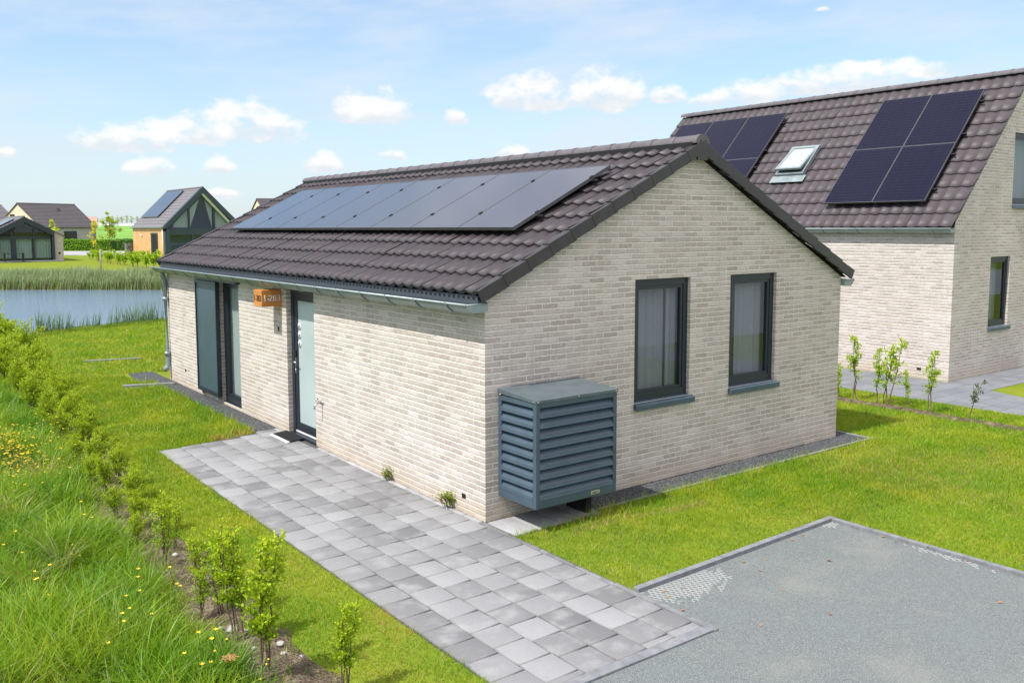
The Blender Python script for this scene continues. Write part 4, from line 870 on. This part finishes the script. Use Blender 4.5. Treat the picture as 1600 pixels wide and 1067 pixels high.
def fringe():
    """rough grass along the near bank, far bank and field edge"""
    Vs, Fs, Cs = [], [], []; nv = 0
    n = 9000; x = rng.uniform(-4, 6, n); y = bank(x) - .75 + rng.uniform(-.15, .7, n); h = rng.uniform(.05, .17, n); c1 = mixcol((0.124, 0.236, 0.012), (0.248, 0.310, 0.031), rng.uniform(0, 1, n))
    V, F, C = blades_np(np.stack([x, y, np.full(n, -.02)], 1), h, np.full(n, .018), h * .6, rng.uniform(0, 6.28, n), 2, c1 * .7, c1); Vs.append(V); Fs += F; Cs.append(C); nv += len(V)
    o = np_mesh('bank_grass', np.concatenate(Vs), Fs, M['longgrass'], np.concatenate(Cs)); struct(o, 'stuff')
    n = 26000; s = rng.uniform(0, 1, n); bx = np.array([p[0] for p in BANK[10:15]]); by = np.array([p[1] for p in BANK[10:15]]); x = np.interp(s, np.linspace(0, 1, 5), bx); y = np.interp(s, np.linspace(0, 1, 5), by)
    dep = rng.uniform(0, 1, n) ** 1.2 * 5.5 - .5; x = x + dep * .62; y = y + dep * .78; nz = vnoise(x, y, .5, 31); h = rng.uniform(.5, 1.0, n) * (.6 + .6 * nz) * np.clip(1.25 - dep * .12, .5, 1.2); w = rng.uniform(.03, .06, n)
    c1 = mixcol((.15, .25, .10), (.36, .44, .25), np.clip(rng.uniform(0, 1, n) * .7 + nz * .35, 0, 1)); br = rng.uniform(0, 1, n) < .06; c1[br] = (.30, .27, .13); c0 = mixcol((.15, .22, .06), (.27, .27, .11), rng.uniform(0, 1, n))
    V, F, C = blades_np(np.stack([x, y, np.full(n, -.4) + np.clip(dep, 0, 1) * .4], 1), h, w, h * rng.uniform(.05, .45, n), rng.normal(.4, 1.2, n), 3, c0, c1); o = np_mesh('reed_belt', V, F, M['reed'], C); struct(o, 'stuff')
fringe()
def reed_clump(loc, h, n, sp, label):
    x = rng.normal(0, sp, n); y = rng.normal(0, sp * .6, n); hh = rng.uniform(.4, 1, n) ** 1.3 * h * .85; c1 = mixcol((.07, .14, .035), (.15, .24, .07), rng.uniform(0, 1, n))
    V, F, C = blades_np(np.stack([x, y, np.full(n, -.15)], 1), hh + .15, rng.uniform(.014, .026, n), hh * rng.uniform(.03, .45, n), rng.normal(.6, 1.6, n), 3, c1 * .8, c1); o = np_mesh('reed_clump', V, F, M['reed'], C); o.location = loc; tag(o, label, 'reeds', 'reed clumps on the near bank')
for x, h, n, sp, lb in ((-.62, 1.0, 90, .12, 'tallest dense reed clump on the near bank, at left'), (-.12, .95, 70, .17, 'tall reed clump just right of the densest one'), (.2, .75, 26, .07, 'slim upright reed clump third along the near bank'), (-1.15, .5, 24, .2, 'low thin reeds at the left end of the near bank'),
                        (.62, .6, 26, .16, 'sparse arching reeds in the middle of the near bank'), (1.05, .8, 36, .09, 'small green reed tuft between the sparse reeds'), (1.6, .95, 30, .2, 'airy reeds against the white cloud reflection'), (2.15, 1.0, 60, .2, 'feathery reed clump left of the downpipe'), (2.75, 1.1, 130, .26, 'bushy reed clump beside the downpipe')):
    reed_clump((x, float(bank(x)) - .15, 0), h, n, sp, lb)

def make_shrub(name, label, cat, h, spread, nst, nleaf, ls, ca, cb, grp=None, sparse=0, loc=(0, 0, 0)):
    root = thing(name, label, cat, (0, 0, 0), grp); st = MB(); P = []; Dv = []
    for s in range(nst):
        a = random.uniform(0, 6.283); le = random.uniform(.2, 1) * spread; H = h * random.uniform(.7, 1); pts = []; b0 = (random.gauss(0, .025), random.gauss(0, .025))
        for k in range(7):
            t = k / 6; pts.append(Vector((b0[0] + math.cos(a) * le * t ** 1.4 + random.gauss(0, .012), b0[1] + math.sin(a) * le * t ** 1.4 + random.gauss(0, .012), H * t * .97)))
        st.tube(pts, [.010 * (1 - .75 * k / 6) * (h ** .5) for k in range(7)], 5)
        for k in range(int(7 + h * 6)):
            t = random.uniform(.22, 1) ** (.8 if not sparse else .6); i = min(5, int(t * 6)); p = pts[i].lerp(pts[i + 1], t * 6 - i); az = random.uniform(0, 6.283); ln = random.uniform(.35, 1) * spread * (1.05 - .55 * t) + .04; d = Vector((math.cos(az), math.sin(az), random.uniform(.3, 1.3))).normalized()
            st.tube([p, p + d * ln * .5, p + d * ln], [.004, .003, .0015], 3, False)
            m = max(2, int(nleaf / (nst * (7 + h * 6))))
            for _ in range(m):
                q = p + d * ln * random.uniform(.15, 1.05) + Vector((random.gauss(0, .018), random.gauss(0, .018), random.gauss(0, .018))); P.append(q); Dv.append(d * .5 + Vector((random.gauss(0, .6), random.gauss(0, .6), random.gauss(.15, .45))))
    P = np.array([tuple(p) for p in P]); Dv = np.array([tuple(d) for d in Dv]); n = len(P)
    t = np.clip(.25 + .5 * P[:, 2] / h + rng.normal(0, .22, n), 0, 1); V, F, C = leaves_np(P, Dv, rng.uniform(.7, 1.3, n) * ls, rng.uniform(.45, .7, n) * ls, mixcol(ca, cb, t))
    st.build('stem', M['bark'], root, fix=False); np_mesh('foliage', V, F, M['leaf'], C, root); return root
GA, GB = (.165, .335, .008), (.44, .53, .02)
SG = 'young hedge shrubs along the left soil strip'
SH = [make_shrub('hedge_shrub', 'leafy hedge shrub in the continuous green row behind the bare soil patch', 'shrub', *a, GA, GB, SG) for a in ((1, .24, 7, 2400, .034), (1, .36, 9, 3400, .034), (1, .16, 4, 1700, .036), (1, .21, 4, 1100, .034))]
used = set()
def put(lst, i, loc, sc, rz=None, label=None):
    rz = random.uniform(0, 6.28) if rz is None else rz; key = (id(lst), i)
    if key not in used:
        used.add(key); o = lst[i]; o.location = loc; o.rotation_euler = (0, 0, rz); o.scale = (sc,) * 3
    else: o = copy_thing(lst[i], loc, rz, sc)
    if label: o['label'] = label
    return o
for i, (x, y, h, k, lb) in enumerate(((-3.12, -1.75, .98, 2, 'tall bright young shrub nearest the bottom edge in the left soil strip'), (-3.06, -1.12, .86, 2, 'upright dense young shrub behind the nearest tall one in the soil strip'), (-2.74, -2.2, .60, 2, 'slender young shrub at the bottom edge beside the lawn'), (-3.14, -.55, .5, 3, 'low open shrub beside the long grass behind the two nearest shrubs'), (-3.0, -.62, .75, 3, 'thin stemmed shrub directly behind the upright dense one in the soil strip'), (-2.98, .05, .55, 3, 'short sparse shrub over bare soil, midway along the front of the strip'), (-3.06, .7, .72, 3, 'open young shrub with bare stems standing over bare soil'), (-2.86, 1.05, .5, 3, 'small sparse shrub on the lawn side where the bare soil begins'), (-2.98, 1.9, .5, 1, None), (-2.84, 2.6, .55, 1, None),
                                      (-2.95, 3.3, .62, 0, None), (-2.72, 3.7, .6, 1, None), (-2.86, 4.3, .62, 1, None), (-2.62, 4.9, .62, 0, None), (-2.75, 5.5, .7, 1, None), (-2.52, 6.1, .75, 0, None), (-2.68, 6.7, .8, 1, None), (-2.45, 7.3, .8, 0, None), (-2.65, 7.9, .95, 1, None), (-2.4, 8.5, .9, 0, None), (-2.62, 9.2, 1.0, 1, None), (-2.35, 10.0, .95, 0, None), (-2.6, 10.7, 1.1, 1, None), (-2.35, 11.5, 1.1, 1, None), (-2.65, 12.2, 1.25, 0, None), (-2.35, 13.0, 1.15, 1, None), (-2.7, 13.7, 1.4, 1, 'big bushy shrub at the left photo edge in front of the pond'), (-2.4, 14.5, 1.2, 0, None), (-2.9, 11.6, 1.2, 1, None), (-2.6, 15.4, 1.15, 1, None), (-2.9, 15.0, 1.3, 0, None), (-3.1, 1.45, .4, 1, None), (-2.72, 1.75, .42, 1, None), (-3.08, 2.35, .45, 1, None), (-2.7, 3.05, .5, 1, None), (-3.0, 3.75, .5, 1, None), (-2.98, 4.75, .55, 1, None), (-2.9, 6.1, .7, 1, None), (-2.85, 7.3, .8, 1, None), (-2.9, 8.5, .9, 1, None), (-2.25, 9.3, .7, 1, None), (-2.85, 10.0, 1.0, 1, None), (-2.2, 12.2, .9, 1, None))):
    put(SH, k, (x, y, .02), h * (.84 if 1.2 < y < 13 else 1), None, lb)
# saplings in the bed on the right
RS = [make_shrub('sapling', 'x', 'sapling', *a, ca, cb, 'saplings along the right soil strip') for a, ca, cb in (((1, .10, 2, 420, .045), (.20, .38, .03), (.46, .56, .05)), ((1, .15, 3, 620, .045), (.20, .38, .03), (.50, .60, .05)), ((1, .07, 1, 120, .04), (.05, .11, .03), (.10, .17, .04)))]
for x, y, h, k, lb in ((8.88, 1.62, .62, 1, 'sapling half hidden behind the bungalow corner in the right strip'), (9.02, 1.35, 1.12, 0, 'tall narrow sapling first to the right of the bungalow corner'), (8.92, .92, .95, 0, 'slim two-stemmed sapling beside the fullest sapling'), (8.95, .72, 1.18, 1, 'fullest sapling of the right strip'), (8.95, .38, .62, 0, 'shortest green sapling in the middle of the right strip'), (8.9, .0, 1.02, 0, 'sapling in front of the neighbouring wall vent'), (8.93, -.62, .98, 2, 'sparse dark-leaved sapling near the neighbouring house corner'), (8.9, -1.55, .9, 2, 'thin sparse sapling against the neighbouring paving'), (8.95, -1.95, .85, 2, 'thin sapling at the right photo edge')):
    o = put(RS, k, (x, y, .02), h, None, lb)
    if k == 2: o.rotation_euler = (R(14), R(10), random.uniform(-1.0, 0.2))
# weeds at the wall foot
for i, (x, y, h, lb) in enumerate(((-.07, .62, .15, 'larger bright green weed growing at the wall foot near the corner'), (-.06, 1.95, .11, 'small weed growing from the paving joint at the wall foot'))):
    o = make_shrub('weed', lb, 'weed', h, h * .45, 7, 130, h * .28, (.14, .26, .02), (.30, .40, .03)); o.location = (x, y, .02)
# buttercups
bc = thing('buttercup', 'yellow buttercup flowering in the long grass', 'flower', (0, 0, 0), 'buttercups in the long grass')
b = MB(); [b.tube([(0, 0, 0), (random.gauss(0, .03), random.gauss(0, .03), .25), (x, y, z)], .002, 4) for x, y, z in ((0, 0, .43), (.10, .03, .33), (-.05, .08, .25))]; b.build('stem', M['hedge'] if False else plain('flower_stem', (.09, .18, .02), .7), bc)
for x, y, z in ((0, 0, .43), (.10, .03, .33), (-.05, .08, .25)):
    b = MB()
    for k in range(5): a = R(72 * k); b.add([(x, y, z), (x + .012 * math.cos(a - .5), y + .012 * math.sin(a - .5), z + .008), (x + .016 * math.cos(a), y + .016 * math.sin(a), z + .012), (x + .012 * math.cos(a + .5), y + .012 * math.sin(a + .5), z + .008)], [(0, 1, 2, 3)])
    b.build('blossom', M['petal'], bc, fix=False)
first = True
spots = [(rng.normal(-3.72, .26), rng.normal(5.0, .7)) for _ in range(150)] + [(rng.normal(-3.2, .12), rng.normal(6.4, .4)) for _ in range(8)] + [(rng.uniform(-4.2, -3.3), rng.uniform(-1.5, 3)) for _ in range(9)] + [(-3.42, -1.75), (-3.3, -1.6), (-3.15, -1.95), (-3.5, -1.65)]
for x, y in spots:
    if first: bc.location = (x, y, 0); first = False
    else: copy_thing(bc, (x, y, 0), random.uniform(0, 6.28), random.uniform(.6, 1.15))
# a patch of orange flowers at the lower edge
of = thing('orange_flower', 'orange flower at the bottom edge in the long grass', 'flower', (-3.33, -1.72, 0)); b = MB(); b.tube([(0, 0, 0), (.01, .02, .22)], .003, 4); b.build('stem', M['bark'], of); b = MB()
for k in range(14): a = R(26 * k); q = .05 + .02 * (k % 2); b.add([(.01, .02, .22), (.01 + q * .6 * math.cos(a - .3), .02 + q * .6 * math.sin(a - .3), .24), (.01 + q * math.cos(a), .02 + q * math.sin(a), .235), (.01 + q * .6 * math.cos(a + .3), .02 + q * .6 * math.sin(a + .3), .24)], [(0, 1, 2, 3)])
b.build('blossom', M['orange'], of, fix=False); par_fix = [setattr(c, 'matrix_parent_inverse', Matrix()) for c in of.children]
# dry leaves on the gravel
lf = MB(); lf.add([(-.03, 0, .0), (-.005, -.018, .006), (.03, 0, .002), (.0, .017, .01), (.012, .02, .0), (.015, -.021, .003)], [(0, 1, 2), (0, 2, 3), (1, 5, 2), (3, 2, 4)]); lf = lf.build('fallen_leaf', M['orange'], fix=False)
tag(lf, 'dry orange leaf lying on the grey gravel', 'leaf', 'fallen leaves on the gravel')
lp = [(.18, -2.32), (.12, -2.42), (.36, -2.36), (.02, -2.66), (-.02, -2.78), (1.25, -2.30), (1.45, -2.38), (1.62, -2.46), (1.2, -2.52), (2.1, -2.22), (2.3, -2.20), (2.9, -2.42), (2.88, -2.7), (2.86, -2.85), (2.9, -2.92), (2.9, -3.5), (1.9, -2.75), (.9, -3.4), (.3, -3.2), (1.6, -3.6), (2.2, -4.1), (1.0, -2.9), (2.5, -3.0)]
for i, (x, y) in enumerate(lp):
    o = lf if i == 0 else lf.copy()
    if i: COL.objects.link(o)
    o.location = (x, y, .014); o.rotation_euler = (random.gauss(0, .2), random.gauss(0, .2), random.uniform(0, 6)); s = random.uniform(.4, .85); o.scale = (s, s, s)

# far shrubs, hedges, trees
FS = [make_shrub('garden_shrub', 'bright green young shrub in the row beside the timber house', 'shrub', 1, .38, 4, 420, .13, (.20, .40, .02), (.44, .56, .04), 'row of shrubs beside the timber house') for _ in range(2)]
for i, t in enumerate(np.linspace(0, 1, 17)):
    x = np.interp(t, [0, .35, .75, 1], [14.9, 13.9, 13.3, 13.3]) + random.gauss(0, .15); y = 88 - 27.5 * t; put(FS, i % 2, (x, y, 0), (.8 + .45 * t) * random.uniform(.85, 1.15))
st = MB(); st.tube([(9.44, 59.3, -.1), (9.44, 59.3, 1.6)], .055, 8); tag(st.build('stake', M['white'] if False else plain('weathered_stake', (.34, .30, .24), .9)), 'thin weathered wooden stake standing before the reed belt', 'stake')
def leafmass(name, P, ls, ca, cb, m, parent, tt=None):
    n = len(P); Dv = rng.normal(0, 1, (n, 3)); Dv[:, 2] *= .7; t = rng.uniform(0, 1, n) if tt is None else np.clip(tt, 0, 1); V, F, C = leaves_np(P, Dv, rng.uniform(.7, 1.3, n) * ls, rng.uniform(.5, .8, n) * ls, mixcol(ca, cb, t)); return np_mesh(name, V, F, m, C, parent)
def hedge(p, q, wd, h, label, ca, cb, n=6500):
    p = np.array(p); q = np.array(q); d = q - p; Ln = np.linalg.norm(d); d /= Ln; nn = np.array([-d[1], d[0]]); s = rng.uniform(0, 1, n); v = rng.uniform(-1, 1, n); z = rng.uniform(0, 1, n); f = rng.integers(0, 3, n); z = np.where(f == 0, 1 - rng.uniform(0, .06, n), z); v = np.where(f == 1, -1 + rng.uniform(0, .12, n), v); v = np.where(f == 2, 1 - rng.uniform(0, .12, n), v)
    x = p[0] + d[0] * s * Ln + nn[0] * v * wd / 2; y = p[1] + d[1] * s * Ln + nn[1] * v * wd / 2; hh = h * (1 + .10 * (vnoise(s * Ln, v, 1.1, 41) - .5)); P = np.stack([x, y, z * hh], 1)
    core = MB(); a = [p + nn * wd * .4, q + nn * wd * .4, q - nn * wd * .4, p - nn * wd * .4]; core.hexa([(c[0], c[1], 0) for c in a] + [(c[0], c[1], h * .93) for c in a]); rt = thing('hedge', label, 'hedge', (float(p[0] + q[0]) / 2, float(p[1] + q[1]) / 2, 0)); core.build('core', plain('hedge_core', (.03, .07, .008), .9), rt); leafmass('foliage', P, .22, ca, cb, M['hedge'], rt, vnoise(x, z * 3, 1.4, 42) + rng.normal(0, .2, n))
hedge((14.6, 133.0), (24.9, 121.2), 1.3, 1.45, 'long clipped green hedge before the grey house', (.10, .26, .015), (.28, .46, .03), 8000)
hedge((25.6, 124.0), (35, 114), 1.0, 1.5, 'darker loose hedge continuing behind the timber house', (.07, .18, .02), (.18, .32, .04), 3000)
def tree(loc, h, cr, cb0, ls, n, ca, cb, label, name='young_tree', grp=None, tr=.06, crown='egg', low=.3):
    rt = thing(name, label, 'tree', loc, grp); b = MB(); pts = [Vector((loc[0] + random.gauss(0, .02) * h * .3, loc[1] + random.gauss(0, .02) * h * .3, loc[2] + h * k / 6 * .95)) for k in range(7)]; b.tube(pts, [tr * (1 - .8 * k / 6) for k in range(7)], 7)
    P = []; k = 0
    cl = [(random.gauss(0, .42), random.gauss(0, .42), random.uniform(0, 1)) for _ in range(26)]
    for cx, cy, cz in cl:
        prof = {'egg': math.sin(math.pi * (cz * .88 + .1)) ** .8, 'cone': (1 - cz) ** .7 + .12, 'round': math.sqrt(max(.02, 1 - (2 * cz - 1) ** 2))}[crown]
        px, py, pz = loc[0] + cx * cr * prof * 1.6, loc[1] + cy * cr * prof * 1.6, loc[2] + h * (low + (1 - low) * cz)
        b.tube([(loc[0], loc[1], loc[2] + h * max(low * .8, (low + (1 - low) * cz) - .12)), (px, py, pz)], [tr * .25, tr * .08], 4, False)
        m = n // 26; q = rng.normal(0, 1, (m, 3)); q *= (rng.uniform(.2, 1, m) ** .5 / (np.linalg.norm(q, axis=1) + 1e-9))[:, None]; rad = cr * (.22 + .26 * prof); P.append(np.array([px, py, pz]) + q * np.array([rad, rad, rad * .8]))
    P = np.concatenate(P); b.build('trunk', M['bark'], rt, fix=False); tt = .3 + .4 * (P[:, 2] - loc[2]) / h + rng.normal(0, .25, len(P)); leafmass('crown', P, ls, ca, cb, M['hedge'], rt, tt); return rt
tree((18.5, 95.8, 0), 4.75, .62, 1.9, .17, 1500, (.24, .36, .03), (.50, .56, .07), 'slender young tree with staked trunk between the two far houses', crown='cone', low=.42)
tree((19.2, 106.2, 0), 3.9, .45, .4, .16, 900, (.48, .48, .04), (.66, .60, .08), 'narrow yellowish young tree beside the grey house corner', crown='egg', low=.2)
tree((14.1, 103, 0), 4.0, .55, .5, .18, 900, (.36, .46, .04), (.58, .62, .08), 'small bright tree behind the glazed bungalow roof', crown='egg', low=.4)
# dike and the row of trees on it
dk = MB(); a0, b0 = Vector((-560, 1023)), Vector((1050, -160)); nn = Vector((.592, .806)); vs = []
for p in (a0, b0):
    for o, z in ((0, .008), (95, 4.8), (130, 4.8), (230, .0)): q = p + nn * o; vs.append((q.x, q.y, z))
dk.add(vs, [(0, 4, 5, 1), (1, 5, 6, 2), (2, 6, 7, 3)]); dk.build('dike', M['field'], fix=False)['kind'] = 'structure'
for i, (x, y) in enumerate(((137.7, 648.1), (140.8, 646), (143.6, 644), (146.4, 642), (149.6, 639.5), (152, 637.7), (154.6, 635.8), (157.1, 634), (160.6, 631.5), (133.9, 652))):
    tree((x, y, 4.7), random.uniform(5.9, 6.9), random.uniform(1.15, 1.6), 2, .36, 520, (.34, .40, .28), (.52, .56, .42), 'pale airy tree in the row along the distant dike', 'dike_tree', 'trees along the distant dike', .16, 'round', .38)  # distance haze put into these faint leaf colours
tree((122.1, 599, 4.3), 5.2, 2.0, 2, .6, 700, (.07, .10, .04), (.14, .18, .08), 'round dark tree on the horizon beside the red roofed farmhouse', 'broad_tree', None, .2, 'round', .2)

# ------------------------------------------------------------------ sky, sun, camera
EL, AZ = R(55), R(3.0)
EXPO, WS = 1.05, .12
sun = D.lights.new('sun', 'SUN'); sun.energy = 2.75; sun.angle = R(.53); sun.color = (1, .96, .905); so = D.objects.new('sun', sun); COL.objects.link(so)
sd = Vector((-math.cos(EL) * math.cos(AZ), -math.cos(EL) * math.sin(AZ), math.sin(EL))); so.rotation_euler = sd.to_track_quat('Z', 'Y').to_euler(); so.location = (-10, -2, 20)
wd = D.worlds.new('World'); SC.world = wd; wd.use_nodes = True
class WN(NT):
    def __init__(s, w): s.t = w.node_tree; s.bg = s.t.nodes['Background']
t = WN(wd)
sky = t.n('TexSky', sky_type='NISHITA'); sky.sun_disc = False; sky.sun_elevation = EL; sky.sun_rotation = math.atan2(sd.x, sd.y); sky.air_density = 1.0; sky.dust_density = .6; sky.ozone_density = 1.6
g = t.n('TexCoord').outputs['Generated']; dx, dy, dz = t.sep(g); az = t.mth('ARCTAN2', dx, dy); el = t.mth('ARCSINE', t.mth('MINIMUM', dz, 1))
K = 1 / (WS * 2 ** EXPO)
P2 = t.comb(az, t.mth('MULTIPLY', el, 1.5), 0)
n1 = t.noise(P2, 34, 6, .58); n2 = t.noise(P2, 9, 3, .5)
CL = [(0.3666, 0.1117, 0.0536, 0.02), (0.3046, 0.1013, 0.0429, 0.0143), (0.248, 0.0916, 0.05, 0.0129), (0.4965, 0.1293, 0.0486, 0.0171), (0.6748, 0.145, 0.0457, 0.0186), (0.76, 0.1471, 0.0429, 0.0214), (0.8237, 0.1421, 0.02, 0.0086), (0.2685, 0.0628, 0.0229, 0.0086), (0.3376, 0.0654, 0.0157, 0.0086), (0.4454, 0.0703, 0.02, 0.01), (0.6555, 0.0828, 0.0179, 0.0086), (0.5937, 0.1205, 0.0129, 0.0079), (0.9076, 0.141, 0.0357, 0.0114), (0.9875, 0.1468, 0.0786, 0.0114), (1.0361, 0.1552, 0.0643, 0.01), (0.3381, 0.037, 0.02, 0.0057), (0.5217, 0.0793, 0.0143, 0.0057), (0.9822, 0.2198, 0.007, 0.0022), (0.1367, 0.0744, 0.01, 0.0043), (0.8712, 0.1358, 0.0214, 0.0071),
      (-.2, .09, .10, .02), (-.6, .13, .16, .03), (-1.2, .12, .2, .03), (1.5, .12, .2, .03), (2.1, .14, .25, .04), (2.8, .11, .3, .04), (-2.2, .13, .3, .04)]
den = None; hgt = None
for a, e, w, h in CL:
    da = t.mth('DIVIDE', t.mth('SUBTRACT', az, a), w * 1.25); de = t.mth('DIVIDE', t.mth('SUBTRACT', el, e - h * .55), h * 2.0)
    de2 = t.mth('MULTIPLY', de, t.smooth(de, -.05, .05, 3.2, 1)); q = t.mth('SUBTRACT', 1, t.mth('MULTIPLY_ADD', da, da, t.mth('MULTIPLY', de2, de2)))
    den = q if den is None else t.mth('MAXIMUM', den, q); hh = t.mth('MULTIPLY', t.smooth(q, -.2, .2), de); hgt = hh if hgt is None else t.mth('MAXIMUM', hgt, hh)
den = t.mth('MINIMUM', t.mth('MAXIMUM', den, -1.5), .75)
body = t.mth('ADD', den, t.mth('MULTIPLY', t.mth('SUBTRACT', n1, .5), 2.5))
m = t.smooth(body, .0, .86, 0, .95)
shade = t.smooth(t.mth('ADD', hgt, t.mth('MULTIPLY', t.mth('SUBTRACT', n1, .5), 1.2)), -.12, .48)
ccol = t.mix(shade, (.80 * K, .85 * K, .90 * K), (1.04 * K, 1.03 * K, 1.02 * K))
# high thin veil and pale horizon air
P3 = t.comb(t.mth('MULTIPLY', az, 1.1), t.mth('MULTIPLY_ADD', az, -.35, t.mth('MULTIPLY', el, 4.5)), .3); v = t.noise(P3, 4.2, 6, .55)
veil = t.mth('MULTIPLY', t.smooth(v, .36, .72, .06, .68), t.smooth(el, .0, .1))
low = t.mth('MULTIPLY', t.mth('POWER', 2.718, t.mth('MULTIPLY', t.mth('MAXIMUM', el, 0), -6.5)), .88)
base = t.mix(1, sky.outputs[0], (.62, .75, .83), 'MULTIPLY')
c = t.mix(veil, base, (.80 * K, .87 * K, .945 * K)); c = t.mix(low, c, (.74 * K, .82 * K, .875 * K)); c = t.mix(m, c, ccol)
# unseen bright cloud added behind the camera and overhead to lift the shaded gable
fill_cloud = t.mth('MULTIPLY', t.smooth(t.mth('MULTIPLY', dy, -1), -.05, .45), t.smooth(el, .12, .45)); fill_cloud = t.mth('MULTIPLY', fill_cloud, t.smooth(n2, .30, .55, .35, 1))
fill_cloud = t.mth('MAXIMUM', fill_cloud, t.mth('MULTIPLY', t.smooth(el, .29, .62), t.smooth(n2, .25, .6, .35, .72)))
c = t.mix(fill_cloud, c, (1.48 * K, 1.42 * K, 1.50 * K))
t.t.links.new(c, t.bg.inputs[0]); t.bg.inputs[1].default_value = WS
cam = D.cameras.new('camera'); co = D.objects.new('camera', cam); COL.objects.link(co); SC.camera = co
r_ = Vector((0.80585738, -0.59210197, -0.00302428)); u_ = Vector((0.05758296, 0.07328558, 0.99564724)); f_ = Vector((0.58930306, 0.80252382, -0.09315271))
mw = Matrix((r_, u_, -f_)).transposed().to_4x4(); mw.translation = Vector((-5.23381224, -7.26230595, 3.06270401)); co.matrix_world = mw
cam.sensor_width = 36; cam.lens = 1383.25 / 1600 * 36; cam.shift_x = (800 - 769.72) / 1600; cam.shift_y = -(533.5 - 484.31) / 1600; cam.clip_start = .1; cam.clip_end = 12000
SC.view_settings.view_transform = 'Standard'; SC.view_settings.look = 'None'; SC.view_settings.gamma = 1; SC.view_settings.exposure = EXPO
SC.cycles.max_bounces = 8; SC.cycles.transparent_max_bounces = 8; SC.cycles.use_denoising = True
